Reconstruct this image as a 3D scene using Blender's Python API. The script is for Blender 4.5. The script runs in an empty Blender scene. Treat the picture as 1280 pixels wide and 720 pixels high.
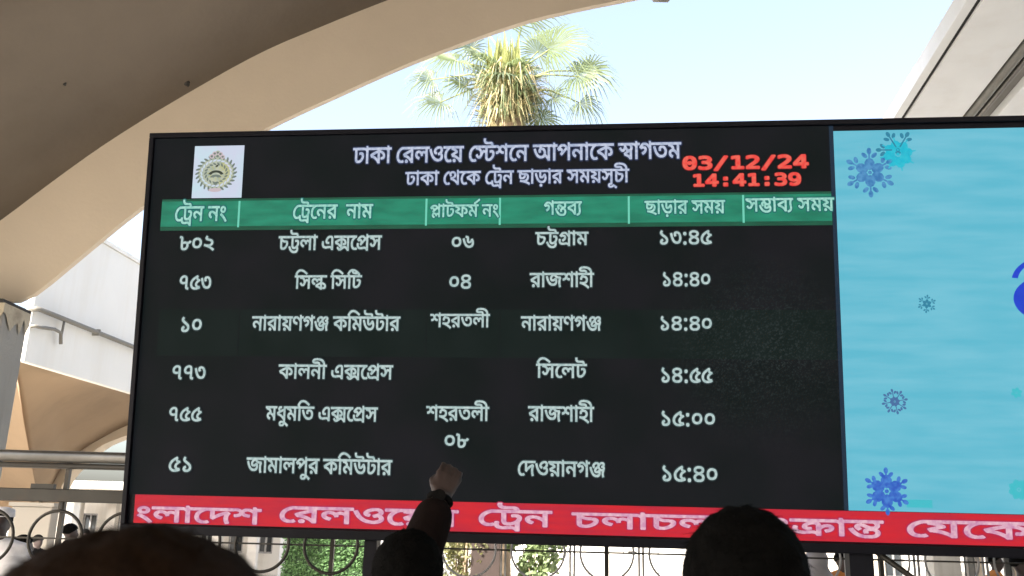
import bpy, bmesh, math, random
from mathutils import Vector, Matrix, noise
from mathutils.geometry import tessellate_polygon

random.seed(7)
SC = bpy.context.scene
COL = SC.collection
PI = math.pi
V = Vector

# ------------------------------------------------------------------ camera
EYE = V((0.0, 0.0, 1.65))
FOC = 1111.3                     # focal length in pixels of a 1280 wide frame
PITCH, ROLL = math.radians(15.1), 0.02605
_r0, _u0, FWD = V((1, 0, 0)), V((0, -math.sin(PITCH), math.cos(PITCH))), V((0, math.cos(PITCH), math.sin(PITCH)))
RGT = math.cos(ROLL) * _r0 + math.sin(ROLL) * _u0
UPV = -math.sin(ROLL) * _r0 + math.cos(ROLL) * _u0
cam_data = bpy.data.cameras.new('camera')
cam = bpy.data.objects.new('camera', cam_data)
COL.objects.link(cam)
cam.matrix_world = Matrix(((RGT.x, UPV.x, -FWD.x, EYE.x), (RGT.y, UPV.y, -FWD.y, EYE.y), (RGT.z, UPV.z, -FWD.z, EYE.z), (0, 0, 0, 1)))
cam_data.sensor_width = 36.0
cam_data.lens = 36.0 * FOC / 1280.0
cam_data.clip_start = 0.05
cam_data.clip_end = 3000
cam_data.dof.use_dof = True
cam_data.dof.focus_distance = 5.4
cam_data.dof.aperture_fstop = 8.0
SC.camera = cam

# ------------------------------------------------------------------ sky, sun, exposure
SUN_DIR = V((-0.52, -0.60, 0.62)).normalized()      # towards the sun: behind the photographer, to the left
world = bpy.data.worlds.new('World')
SC.world = world
world.use_nodes = True
nt = world.node_tree
bg = nt.nodes['Background']
sky = nt.nodes.new('ShaderNodeTexSky')
sky.sky_type = 'NISHITA'
sky.sun_disc = False
sky.sun_elevation = math.asin(SUN_DIR.z)
sky.sun_rotation = math.atan2(SUN_DIR.x, SUN_DIR.y)
sky.dust_density = 5.0
sky.air_density = 1.0
sky.ozone_density = 1.0
hz = nt.nodes.new('ShaderNodeHueSaturation')           # milky winter haze takes most of the blue out
hz.inputs['Saturation'].default_value = 0.80
nt.links.new(sky.outputs[0], hz.inputs['Color'])
nt.links.new(hz.outputs[0], bg.inputs[0])
bg.inputs[1].default_value = 0.135
sd = bpy.data.lights.new('sun', 'SUN')
sd.energy = 3.9
sd.angle = math.radians(0.6)
sd.color = (1.0, 0.95, 0.87)
sun = bpy.data.objects.new('sun', sd)
COL.objects.link(sun)
sun.rotation_euler = (-SUN_DIR).to_track_quat('-Z', 'Y').to_euler()
EXPO = 2.08
SC.view_settings.view_transform = 'Standard'
SC.view_settings.look = 'None'
SC.view_settings.gamma = 1
SC.view_settings.use_curve_mapping = False
SC.view_settings.exposure = EXPO
LED = 2.0 ** -EXPO               # a screen value of 1 at this exposure

# ------------------------------------------------------------------ measuring helpers
def ray(px, py):
    return (FWD + RGT * ((px - 640.0) / FOC) - UPV * ((py - 360.0) / FOC))
def at(px, py, Y):
    d = ray(px, py)
    return EYE + d * (Y / d.y)
def on_plane(px, py, p0, n):
    d = ray(px, py)
    return EYE + d * ((p0 - EYE).dot(n) / d.dot(n))

# ------------------------------------------------------------------ object helpers
def link(o, parent=None):
    COL.objects.link(o)
    if parent is not None:
        o.parent = parent
    return o
def tag(o, label, cat, group=None):
    o['label'] = label
    o['category'] = cat
    if group: o['group'] = group
    return o
def empty(name, loc=(0, 0, 0), rz=0.0):
    o = bpy.data.objects.new(name, None)
    o.empty_display_size = 0.2
    COL.objects.link(o)
    o.location = loc
    o.rotation_euler = (0, 0, rz)
    return o
def thing(name, label, cat, loc=(0, 0, 0), rz=0.0, group=None):
    return tag(empty(name, loc, rz), label, cat, group)
class MB:
    """collects shapes and links them as one mesh object"""
    def __init__(s):
        s.v = []; s.f = []; s.m = []; s.smooth = []
    def add(s, verts, faces, mat=0, sm=False):
        b = len(s.v)
        s.v += [tuple(v) for v in verts]
        s.f += [tuple(b + i for i in f) for f in faces]
        s.m += [mat] * len(faces); s.smooth += [sm] * len(faces)
        return s
    def box(s, lo, hi, mat=0, M=None):
        (x0, y0, z0), (x1, y1, z1) = lo, hi
        vs = [V(p) for p in ((x0,y0,z0),(x1,y0,z0),(x1,y1,z0),(x0,y1,z0),(x0,y0,z1),(x1,y0,z1),(x1,y1,z1),(x0,y1,z1))]
        if M is not None: vs = [M @ v for v in vs]
        return s.add(vs, [(0,3,2,1),(4,5,6,7),(0,1,5,4),(1,2,6,5),(2,3,7,6),(3,0,4,7)], mat)
    def bar(s, a, b, w, h, mat=0, up=V((0,0,1))):
        a, b = V(a), V(b)
        d = (b - a).normalized()
        sd_ = d.cross(up)
        if sd_.length < 1e-4: sd_ = d.cross(V((0, 1, 0)))
        sd_.normalize(); u = sd_.cross(d)
        vs = [p + sd_ * i * w / 2 + u * j * h / 2 for p in (a, b) for i, j in ((-1,-1),(1,-1),(1,1),(-1,1))]
        return s.add(vs, [(0,1,2,3),(7,6,5,4),(0,4,5,1),(1,5,6,2),(2,6,7,3),(3,7,4,0)], mat)
    def tube(s, pts, rad, n=10, mat=0, cap=True, closed=False):
        pts = [V(p) for p in pts]
        k = len(pts)
        rads = rad if isinstance(rad, (list, tuple)) else [rad] * k
        ref = None; rings = []
        for i, p in enumerate(pts):
            if closed: d = pts[(i + 1) % k] - pts[i - 1]
            else: d = pts[min(i + 1, k - 1)] - pts[max(i - 1, 0)]
            d.normalize()
            if ref is None:
                ref = d.orthogonal().normalized()
            ref = (ref - d * ref.dot(d))
            if ref.length < 1e-5: ref = d.orthogonal()
            ref.normalize()
            t = d.cross(ref)
            rings.append([p + (ref * math.cos(a) + t * math.sin(a)) * rads[i] for a in [2 * PI * j / n for j in range(n)]])
        vs = [v for r in rings for v in r]
        fs = []
        for i in range(k if closed else k - 1):
            a, b = i * n, ((i + 1) % k) * n
            for j in range(n):
                fs.append((a + j, a + (j + 1) % n, b + (j + 1) % n, b + j))
        s.add(vs, fs, mat, True)
        if cap and not closed:
            b0 = len(s.v) - len(vs)
            s.f.append(tuple(b0 + j for j in reversed(range(n)))); s.m.append(mat); s.smooth.append(False)
            s.f.append(tuple(b0 + (k - 1) * n + j for j in range(n))); s.m.append(mat); s.smooth.append(False)
        return s
    def sphere(s, c, r, n=12, mat=0):
        c = V(c); rr = V(r) if not isinstance(r, (int, float)) else V((r, r, r))
        vs = []; fs = []
        for i in range(n + 1):
            th = PI * i / n
            for j in range(2 * n):
                ph = PI * j / n
                vs.append(c + V((rr.x * math.sin(th) * math.cos(ph), rr.y * math.sin(th) * math.sin(ph), rr.z * math.cos(th))))
        for i in range(n):
            for j in range(2 * n):
                a = i * 2 * n + j; b = i * 2 * n + (j + 1) % (2 * n)
                fs.append((a, a + 2 * n, b + 2 * n, b))
        return s.add(vs, fs, mat, True)
    def mesh(s, name, mats):
        me = bpy.data.meshes.new(name)
        me.from_pydata(s.v, [], s.f)
        for m in (mats if isinstance(mats, (list, tuple)) else [mats]): me.materials.append(m)
        me.polygons.foreach_set('material_index', s.m)
        me.polygons.foreach_set('use_smooth', s.smooth)
        me.update()
        return me
    def build(s, name, mats, parent=None, bevel=0.0):
        o = bpy.data.objects.new(name, s.mesh(name, mats))
        link(o, parent)
        if bevel:
            b = o.modifiers.new('bevel', 'BEVEL'); b.width = bevel; b.segments = 2; b.limit_method = 'ANGLE'
        return o
def structure(o):
    o['kind'] = 'structure'; return o
def copy_tree(o, parent=None):
    c = o.copy(); COL.objects.link(c)
    if parent is not None: c.parent = parent
    for ch in [x for x in bpy.data.objects if x.parent == o]:
        copy_tree(ch, c)
    return c

# ------------------------------------------------------------------ materials
def mat(name, base, rough=0.7, metal=0.0, var=0.12, scale=3.0, bump=0.0, bscale=40.0, dirt=None, dscale=0.8, damt=0.4, spec=0.5, streak=False, coat=0.0):
    m = bpy.data.materials.new(name); m.use_nodes = True
    t = m.node_tree; n = t.nodes; L = t.links
    p = n['Principled BSDF']
    p.inputs['Roughness'].default_value = rough
    p.inputs['Metallic'].default_value = metal
    p.inputs['Specular IOR Level'].default_value = spec
    tc = n.new('ShaderNodeTexCoord')
    nz = n.new('ShaderNodeTexNoise'); nz.inputs['Scale'].default_value = scale; nz.inputs['Detail'].default_value = 6
    L.new(tc.outputs['Object'], nz.inputs['Vector'])
    rp = n.new('ShaderNodeValToRGB')
    b = base
    rp.color_ramp.elements[0].position = 0.3; rp.color_ramp.elements[1].position = 0.7
    rp.color_ramp.elements[0].color = (b[0]*(1-var), b[1]*(1-var), b[2]*(1-var*1.1), 1)
    rp.color_ramp.elements[1].color = (min(1, b[0]*(1+var)), min(1, b[1]*(1+var)), min(1, b[2]*(1+var)), 1)
    L.new(nz.outputs['Fac'], rp.inputs['Fac'])
    out = rp.outputs['Color']
    if dirt:
        n2 = n.new('ShaderNodeTexNoise'); n2.inputs['Scale'].default_value = dscale; n2.inputs['Detail'].default_value = 9; n2.inputs['Roughness'].default_value = 0.65
        if streak:
            mp = n.new('ShaderNodeMapping'); mp.inputs['Scale'].default_value = (3, 3, 0.3)
            L.new(tc.outputs['Object'], mp.inputs['Vector']); L.new(mp.outputs[0], n2.inputs['Vector'])
        else: L.new(tc.outputs['Object'], n2.inputs['Vector'])
        r2 = n.new('ShaderNodeValToRGB'); r2.color_ramp.elements[0].position = 0.48; r2.color_ramp.elements[1].position = 0.75
        r2.color_ramp.elements[0].color = (0,0,0,1); r2.color_ramp.elements[1].color = (damt,)*3 + (1,)
        L.new(n2.outputs['Fac'], r2.inputs['Fac'])
        mx = n.new('ShaderNodeMix'); mx.data_type = 'RGBA'
        L.new(r2.outputs['Color'], mx.inputs[0]); L.new(out, mx.inputs[6]); mx.inputs[7].default_value = tuple(dirt) + (1,)
        out = mx.outputs[2]
    L.new(out, p.inputs['Base Color'])
    if bump:
        n3 = n.new('ShaderNodeTexNoise'); n3.inputs['Scale'].default_value = bscale; n3.inputs['Detail'].default_value = 5
        L.new(tc.outputs['Object'], n3.inputs['Vector'])
        bp = n.new('ShaderNodeBump'); bp.inputs['Strength'].default_value = bump; bp.inputs['Distance'].default_value = 0.02
        L.new(n3.outputs['Fac'], bp.inputs['Height']); L.new(bp.outputs[0], p.inputs['Normal'])
    return m
def lit(name, col, gain=1.0, var=0.0, scale=4.0, stretch=(1, 1, 1), col2=None, thr=(0.35, 0.65), base=(0.02, 0.02, 0.02), rough=0.55, detail=5):
    """a lit LED surface: emission of the screen colour, dark matt face"""
    m = bpy.data.materials.new(name); m.use_nodes = True
    t = m.node_tree; n = t.nodes; L = t.links
    p = n['Principled BSDF']
    p.inputs['Base Color'].default_value = base + (1,)
    p.inputs['Roughness'].default_value = rough
    p.inputs['Specular IOR Level'].default_value = 0.05
    p.inputs['Emission Strength'].default_value = LED * gain
    if var or col2:
        tc = n.new('ShaderNodeTexCoord'); mp = n.new('ShaderNodeMapping'); mp.inputs['Scale'].default_value = stretch
        nz = n.new('ShaderNodeTexNoise'); nz.inputs['Scale'].default_value = scale; nz.inputs['Detail'].default_value = detail
        L.new(tc.outputs['Object'], mp.inputs['Vector']); L.new(mp.outputs[0], nz.inputs['Vector'])
        rp = n.new('ShaderNodeValToRGB'); rp.color_ramp.elements[0].position = thr[0]; rp.color_ramp.elements[1].position = thr[1]
        c2 = col2 or tuple(c * (1 + var) for c in col); c1 = col if col2 else tuple(c * (1 - var) for c in col)
        rp.color_ramp.elements[0].color = tuple(c1) + (1,); rp.color_ramp.elements[1].color = tuple(c2) + (1,)
        L.new(nz.outputs['Fac'], rp.inputs['Fac']); L.new(rp.outputs['Color'], p.inputs['Emission Color'])
    else:
        p.inputs['Emission Color'].default_value = tuple(col) + (1,)
    return m
def srgb(r, g, b):
    return tuple(((c / 255) / 12.92 if c <= 10 else ((c / 255 + 0.055) / 1.055) ** 2.4) for c in (r, g, b))

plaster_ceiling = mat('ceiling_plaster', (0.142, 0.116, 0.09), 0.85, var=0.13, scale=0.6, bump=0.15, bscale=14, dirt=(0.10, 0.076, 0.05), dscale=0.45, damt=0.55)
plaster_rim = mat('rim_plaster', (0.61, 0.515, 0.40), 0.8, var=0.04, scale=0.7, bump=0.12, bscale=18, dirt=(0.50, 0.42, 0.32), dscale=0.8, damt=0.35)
plaster_white = mat('white_painted_plaster', (0.86, 0.87, 0.86), 0.75, var=0.03, scale=1.2, bump=0.1, bscale=20, dirt=(0.76, 0.74, 0.70), dscale=0.7, damt=0.45, streak=True)
plaster_wall = mat('grey_white_wall_plaster', (0.76, 0.75, 0.71), 0.8, var=0.03, scale=1.0, bump=0.1, bscale=20, dirt=(0.68, 0.64, 0.56), dscale=0.7, damt=0.5, streak=True)
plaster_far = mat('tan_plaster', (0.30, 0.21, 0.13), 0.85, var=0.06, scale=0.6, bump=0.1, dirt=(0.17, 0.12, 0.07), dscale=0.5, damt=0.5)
concrete_grey = mat('grey_concrete', (0.28, 0.27, 0.245), 0.85, var=0.08, scale=1.5, bump=0.2, dirt=(0.17, 0.16, 0.14), dscale=1.4, damt=0.6, streak=True)
cladding = mat('pale_cladding', (0.62, 0.60, 0.60), 0.5, var=0.03, scale=2.0, bump=0.05, dirt=(0.42, 0.4, 0.38), dscale=1.5, damt=0.4, streak=True)
flaky = mat('flaking_cream_paint', (0.44, 0.38, 0.28), 0.85, var=0.1, scale=5, bump=0.3, bscale=20, dirt=(0.2, 0.16, 0.11), dscale=3, damt=0.8)
pipe_grey = mat('grey_pipe', (0.22, 0.215, 0.19), 0.55, var=0.1, scale=6, dirt=(0.12, 0.10, 0.08), dscale=3, damt=0.6)
pipe_light = mat('weathered_pipe', (0.19, 0.18, 0.155), 0.6, var=0.1, scale=6, dirt=(0.12, 0.10, 0.08), dscale=3, damt=0.6)
dark_line = mat('dark_joint', (0.035, 0.033, 0.03), 0.9)
black_frame = mat('black_powder_coat', (0.006, 0.006, 0.010), 0.5, var=0.2, scale=5, bump=0.03, bscale=200, spec=0.12)
steel = mat('brushed_steel', (0.20, 0.19, 0.175), 0.38, 0.9, var=0.15, scale=9, bump=0.04, bscale=90)
dark_steel = mat('dark_painted_steel', (0.03, 0.027, 0.022), 0.5, 0.3, var=0.25, scale=8, dirt=(0.06, 0.036, 0.02), dscale=5, damt=0.6)
grey_steel = mat('grey_painted_steel', (0.36, 0.36, 0.37), 0.45, 0.4, var=0.15, scale=8, dirt=(0.12, 0.10, 0.08), dscale=6, damt=0.5)
ground_mat = mat('concrete_paving', (0.46, 0.44, 0.40), 0.85, var=0.1, scale=0.4, bump=0.2, bscale=30, dirt=(0.30, 0.28, 0.25), dscale=0.25, damt=0.6)
floor_mat = mat('terrazzo_floor', (0.46, 0.42, 0.36), 0.4, var=0.1, scale=20, dirt=(0.22, 0.2, 0.17), dscale=0.5, damt=0.5)

# ------------------------------------------------------------------ ground and floor
g = MB(); g.add([(-900, -900, -0.15), (900, -900, -0.15), (900, 900, -0.15), (-900, 900, -0.15)], [(0, 1, 2, 3)])
structure(g.build('ground', ground_mat))
g = MB(); g.box((-9, -26, -0.149), (24, 13.5, 0.0))
structure(g.build('concourse_floor', floor_mat))

# ------------------------------------------------------------------ the arched concourse roof
YA = 12.0
def px_curve(pts, Y):
    return [at(x, y, Y) for x, y in pts]
# lower edge (B) and upper edge (A) of the arch band, measured at the plane of the arch
B_px = [(26, 379), (40, 374), (60, 360), (95, 331), (130, 302), (183, 260), (256, 210), (335, 164), (420, 124), (520, 80), (640, 36), (715, 17), (800, 0)]
A_px = [(-140, 378), (-105, 350), (-60, 316), (0, 276), (60, 231), (130, 181), (215, 128), (320, 69), (400, 34), (485, 0)]
B = [V((p.x, p.z)) for p in px_curve(B_px, YA)]
A = [V((p.x, p.z)) for p in px_curve(A_px, YA - 0.1)]
def resample(P, n):
    L = [0]
    for a, b in zip(P, P[1:]): L.append(L[-1] + (b - a).length)
    out = []
    for i in range(n):
        s = L[-1] * i / (n - 1)
        k = max(j for j in range(len(P)) if L[j] <= s + 1e-9); k = min(k, len(P) - 2)
        # Catmull-Rom for a smooth soffit
        t = (s - L[k]) / (L[k + 1] - L[k])
        p0, p1, p2, p3 = P[max(k - 1, 0)], P[k], P[k + 1], P[min(k + 2, len(P) - 1)]
        out.append(0.5 * ((2 * p1) + (p2 - p0) * t + (2 * p0 - 5 * p1 + 4 * p2 - p3) * t * t + (3 * p1 - p0 - 3 * p2 + p3) * t ** 3))
    return out
XC = 7.2                                    # axis of the arch
def finish(P, drop):
    """carry a half arch to its crown and mirror it"""
    e = P[-1]; sl = (P[-1].y - P[-2].y) / (P[-1].x - P[-2].x)
    n = 7; w = XC - e.x
    for i in range(1, n + 1):
        t = i / n
        P.append(V((e.x + w * t, e.y + sl * w * (t - t * t / 2))))
    left = P[:]
    return left + [V((2 * XC - p.x, p.y)) for p in reversed(left[:-1])]
Bf = resample(finish(B, 0), 120)
Af = resample(finish(A, 0), 120)
def arch_band(mb, P_in, P_out, y0, y1, dx=0.0, ms=(0, 0)):
    """a thick curved strip: front, back, soffit and top each with vertices of their own so the arrises stay crisp"""
    n = len(P_in)
    for (pa, ya), (pb, yb) in (((P_in, y0), (P_out, y0)), ((P_out, y1), (P_in, y1)), ((P_in, y1), (P_in, y0)), ((P_out, y0), (P_out, y1))):
        vs = []
        for a, b in zip(pa, pb): vs += [(a.x + dx, ya, a.y), (b.x + dx, yb, b.y)]
        mb.add(vs, [(2*i, 2*i+1, 2*i+3, 2*i+2) for i in range(n - 1)], ms[0], True)
    for a, b in ((P_in[0], P_out[0]), (P_in[-1], P_out[-1])):
        mb.add([(a.x, y0, a.y), (b.x, y0, b.y), (b.x, y1, b.y), (a.x, y1, a.y)], [(0, 1, 2, 3)])
span = 2 * (XC - Bf[0].x)
def roof(label, mirror_x=None):
    t = thing('arched_roof', label, 'roof')
    def tr(P):
        return [V((p.x if mirror_x is None else 2 * mirror_x - p.x, p.y)) for p in P]
    mb = MB(); arch_band(mb, tr(Bf), tr(Af), YA - 0.1, YA)
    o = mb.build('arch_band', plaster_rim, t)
    # vaulted ceiling running back over the concourse, with a thickness
    top = [V((p.x, p.y)) for p in tr(Af)]
    outer = []
    for i, p in enumerate(top):
        a, b = top[max(i - 1, 0)], top[min(i + 1, len(top) - 1)]
        d = (b - a).normalized(); nn = V((-d.y, d.x))
        if mirror_x is not None: nn = -nn
        outer.append(p + nn * 0.22)
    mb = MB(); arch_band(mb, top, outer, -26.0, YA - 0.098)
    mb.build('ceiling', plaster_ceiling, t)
    return t
r1 = roof('cream arched concourse roof over the display board, sky seen under its curved rim')
# column carrying both arches
cx0 = at(-62, 385, YA).x; cx1 = at(38, 385, YA + 0.05).x
spring = at(20, 385, YA).z
col = thing('concourse_column', 'grey concrete column at the left edge where the arch comes down', 'column', ((cx0 + cx1) / 2, YA - 0.3, 0))
hw = (cx1 - cx0) / 2
mb = MB(); mb.box((-hw, -0.28, 0.0), (hw, 0.35, spring - 0.075)); mb.build('shaft', concrete_grey, col, 0.02)
# flaking cream capital with a jagged lower edge
mb = MB()
per = []
for (ax, ay), (bx, by), n_ in (((-hw, -0.30), (hw, -0.30), 14), ((hw, -0.30), (hw, 0.37), 9), ((hw, 0.37), (-hw, 0.37), 12), ((-hw, 0.37), (-hw, -0.30), 9)):
    per += [(ax + (bx - ax) * q / n_, ay + (by - ay) * q / n_) for q in range(n_)]
vs = []
for x, y in per:
    k_ = 1.03 if abs(x) > hw - 0.01 else 1.0
    vs += [(x * k_, y, spring - random.uniform(0.16, 0.42)), (x * k_, y, spring - 0.07)]
n_ = len(per)
mb.add(vs, [(2*q, 2*((q+1) % n_), 2*((q+1) % n_) + 1, 2*q + 1) for q in range(n_)]); mb.build('capital', flaky, col)
mb = MB(); mb.box((-hw - 0.12, -0.36, spring - 0.068), (hw + 0.02, 0.36, spring - 0.03)); mb.build('shadow_gap', dark_line, col)  # dark slab paints in the shadow gap under the arch foot
pz = at(25, 466, YA - 0.2).z
mb = MB(); mb.box((at(-40, 500, YA).x - (cx0 + cx1) / 2, -0.46, 0.0), (hw - 0.10, -0.285, pz)); mb.build('cladding_panel', cladding, col, 0.01)
far = copy_tree(col); far.location.x = 2 * XC - col.location.x
far['label'] = 'grey concrete column at the right-hand foot of the arch'

# small fittings on the ceiling
def fitting(px, py, s, label):
    # find the ceiling point along this ray: intersect with the extruded upper curve
    d = ray(px, py); best = None
    for i in range(2400):
        t = 2 + i * 0.01
        p = EYE + d * (t / d.y)
        if p.y > YA: break
        for a, b in zip(Af, Af[1:]):
            if a.x <= p.x <= b.x:
                z = a.y + (b.y - a.y) * (p.x - a.x) / (b.x - a.x)
                if p.z >= z: best = V((p.x, p.y, z)); break
        if best is not None: break
    if best is None: best = at(px, py, YA - 0.1)
    t = thing('ceiling_hook', label, 'hook', best)
    m = MB(); m.tube([(0, 0, 0.02), (0, 0, -s * 0.5)], s * 0.55, 10); m.build('mount', dark_line, t)
    m = MB(); m.tube([(0, 0, -s * 0.5), (s * 0.3, 0, -s * 0.8), (s * 0.45, 0, -s * 0.5)], s * 0.16, 8); m.build('hook', dark_line, t)
fitting(234, 103, 0.07, 'dark hook stub in the ceiling right at the top of the arch rim')
fitting(81, 104, 0.035, 'faint small hook stub further left on the ceiling')
lp = at(826, -3, YA + 1.6)
t = thing('hanging_fixture', 'grey tip of a fixture just under the top edge of the picture', 'lamp', lp)
m = MB(); m.tube([(0, 0, 0.02), (0, 0, 3.0)], 0.02, 8); m.build('rod', pipe_grey, t)
m = MB(); m.tube([(-0.17, 0, 0), (-0.12, 0, -0.035), (0.12, 0, -0.035), (0.17, 0, 0)], [0.02, 0.05, 0.05, 0.02], 10); m.build('housing', pipe_grey, t)

# ------------------------------------------------------------------ canopies outside (horizontal edges run to a common point in the distance)
DVP = ray(738, 662); DVP.z = 0; DVP.normalize()          # direction of their edges
NVP = V((DVP.y, -DVP.x, 0))                             # to the right of that
P0 = at(30, 452, 15.0)
zb = P0.z
zt = on_plane(128, 303, P0, NVP).z
left = thing('left_canopy', 'white side wall of the next canopy, crossed by a grey pipe', 'canopy', (P0.x, P0.y, 0))
def lw(mb, s0, s1, z0, z1, d0, d1, m=0):
    vs = [DVP * s + NVP * d + V((0, 0, z)) for s in (s0, s1) for d, z in ((d0, z0), (d1, z0), (d1, z1), (d0, z1))]
    mb.add(vs, [(0,1,2,3),(7,6,5,4),(0,4,5,1),(1,5,6,2),(2,6,7,3),(3,7,4,0)], m)
mb = MB(); lw(mb, 0.0, 26.0, zb, zt, -0.12, 0.0); mb.build('side_wall', plaster_wall, left, 0.02)
mb = MB(); lw(mb, -0.03, 26.03, zt + 0.002, zt + 0.08, -0.2, 0.03); mb.build('coping', plaster_wall, left)
# pipe along the wall with an elbow and a hanging stub
q = on_plane(48, 386, P0 + NVP * 0.1, NVP) - V((P0.x, P0.y, 0)); s_ = q.dot(DVP); zp = q.z
q0 = lambda s, z, d=0.10: DVP * s + NVP * d + V((0, 0, z))
mb = MB(); mb.tube([q0(s_, zp, -0.06), q0(s_ + 0.01, zp, 0.08), q0(s_ + 0.06, zp, 0.10), q0(26, zp)], 0.045, 12); mb.build('pipe', pipe_light, left)
mb = MB(); mb.tube([q0(s_ + 0.03, zp - 0.30, -0.06), q0(s_ + 0.04, zp - 0.30, 0.08), q0(s_ + 0.10, zp - 0.30), q0(s_ + 0.55, zp - 0.24), q0(s_ + 0.75, zp - 0.26), q0(s_ + 0.80, zp - 0.46)], 0.032, 10); mb.tube([q0(s_ + 0.8, zp, 0.1), q0(s_ + 0.78, zp - 0.28, 0.1)], 0.022, 8); mb.build('elbow', pipe_light, left)
for s in (s_ + 1.9, s_ + 4.9):
    mb = MB(); lw(mb, s, s + 0.04, zp - 0.06, zp + 0.06, 0.0, 0.15); mb.build('pipe_clamp', pipe_light, left)

# vaulted hall under that wall: rim of its far arch and the ceiling sloping up to the wall
YB = 24.0
o_px = [(-330, 780), (-150, 745), (20, 700), (52, 650), (70, 618), (77, 607), (89, 585), (103, 573), (117, 562), (141, 548), (156, 540), (185, 528), (230, 516), (300, 508), (380, 512), (450, 530), (500, 560), (540, 610), (560, 680)]
i_px = [(84, 640), (86, 625), (89, 607), (94, 599), (100, 591), (109, 583), (119, 573), (130, 564), (143, 556), (156, 551), (185, 541), (230, 531), (300, 524), (370, 528), (430, 545), (480, 574), (515, 615), (530, 640), (535, 690)]
O = [V((p.x, p.z)) for p in px_curve(o_px[3:], YB)]; I = [V((p.x, p.z)) for p in px_curve(i_px, YB)]
O = resample(O, 60); I = resample(I, 60)
hall = thing('far_arched_hall', 'tan vaulted hall under the white wall, its pale far arch open to daylight', 'hall')
mb = MB(); arch_band(mb, I, O, YB - 0.5, YB); mb.build('arch_rim', plaster_rim, hall)
# ceiling: ruled between the rim and the foot of the white wall
vs = []; fs = []; N = 60
for i in range(N):
    u = i / (N - 1)
    s = u * 8.8
    a = V((P0.x, P0.y, zb + 0.05)) + DVP * s - NVP * 0.2
    e = V((O[i].x, YB - 0.45, O[i].y))
    for j in range(9):
        w = j / 8
        p = a.lerp(e, w); p.z += 0.35 * math.sin(PI * w)
        vs.append(p)
for i in range(N - 1):
    for j in range(8):
        k = i * 9 + j; fs.append((k, k + 9, k + 10, k + 1))
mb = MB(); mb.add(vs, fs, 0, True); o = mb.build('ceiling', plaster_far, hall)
sm = o.modifiers.new('thickness', 'SOLIDIFY'); sm.thickness = 0.15; sm.offset = 1
# end wall left of the far arch and the wall closing the hall on the left
wl = at(-330, 600, YB).x
mb = MB()
vs = []
for i in range(24):
    p = O[i]; vs += [(p.x, YB, p.y), (wl, YB, p.y)]
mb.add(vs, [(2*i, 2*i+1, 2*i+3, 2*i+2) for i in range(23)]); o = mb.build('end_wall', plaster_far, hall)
sm = o.modifiers.new('thickness', 'SOLIDIFY'); sm.thickness = 0.2
mb = MB(); a = V((P0.x, P0.y, zb)); 
vs = [a - NVP * 0.2, V((wl, P0.y + 1.0, zb)), V((wl, YB, O[0].y)), V((O[0].x, YB, O[0].y)), V((wl, YB, O[23].y)), ]
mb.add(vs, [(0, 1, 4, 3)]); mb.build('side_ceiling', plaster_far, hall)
h1 = at(85, 487, 19.0)
t = thing('ceiling_hook', 'small dark hook on the tan ceiling below the white wall', 'hook', h1)
m = MB(); m.tube([(0, 0, 0.5), (0, 0, -0.02)], 0.03, 8); m.build('mount', dark_line, t)
m = MB(); m.tube([(-0.10, 0, 0), (0, 0, -0.05), (0.12, 0, 0)], 0.04, 8); m.build('hook', dark_line, t)

# right hand canopy seen from below: soffit in two panels, a dark joint, a pipe in the recess
zr = 8.6
pr = lambda px, py: on_plane(px, py, V((0, 0, zr)), V((0, 0, 1)))
DR = (pr(1222, 0) - pr(1130, 143)).normalized()
NR = V((-DR.y, DR.x, 0)); 
if NR.x < 0: NR = -NR
R0 = pr(1222, 0)
off = lambda px, py: (pr(px, py) - R0).dot(NR)
e0, e1, e2, e3 = off(1209, 0), 0.0, off(1280, 49), off(1280, 78)
rc = thing('right_canopy', 'white canopy edge slanting across the top right corner with grey pipe', 'canopy', (R0.x, R0.y, 0))
def slab(mb, d0, d1, z0, z1, s0=-34.0, s1=16.0):
    vs = [DR * s + NR * d + V((0, 0, z)) for s in (s0, s1) for d, z in ((d0, z0), (d1, z0), (d1, z1), (d0, z1))]
    mb.add(vs, [(0,1,2,3),(7,6,5,4),(0,4,5,1),(1,5,6,2),(2,6,7,3),(3,7,4,0)])
if DR.y > 0: DR = -DR
wj = abs(off(1222, 0) - off(1229, 0))
mb = MB(); slab(mb, e0, -0.0, zr, zr + 0.30); mb.build('edge_beam', plaster_white, rc, 0.01)
mb = MB(); slab(mb, 0.001, wj, zr + 0.05, zr + 0.28); mb.build('joint', dark_line, rc)
mb = MB(); slab(mb, wj + 0.001, e2, zr, zr + 0.30); mb.build('soffit_panel', plaster_white, rc, 0.01)
mb = MB(); slab(mb, e2 + 0.002, e3 + 1.2, zr + 0.16, zr + 0.32); mb.build('recess', concrete_grey, rc)
mb = MB(); slab(mb, e3 + (e3 - e2) * 1.1, e3 + 5.0, zr, zr + 0.155); mb.build('soffit_panel', plaster_white, rc, 0.01)
rp_ = (e3 - e2) * 0.30
mb = MB(); mb.tube([DR * -34 + NR * (e2 + rp_ * 1.6) + V((0, 0, zr + 0.05)), DR * 16 + NR * (e2 + rp_ * 1.6) + V((0, 0, zr + 0.05))], rp_, 14); mb.build('pipe', pipe_grey, rc)
mb = MB(); mb.tube([DR * -34 + NR * (e2 + rp_ * 4.0) + V((0, 0, zr + 0.08)), DR * 16 + NR * (e2 + rp_ * 4.0) + V((0, 0, zr + 0.08))], rp_ * 0.6, 12); mb.build('pipe', steel, rc)
tp = at(1134, 140, 26.0)
t = thing('twig', 'thin grey twig rising at the tip of the right canopy', 'twig', tp)  # tiny twig, drawn as a thin bent rod with a spur
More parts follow.
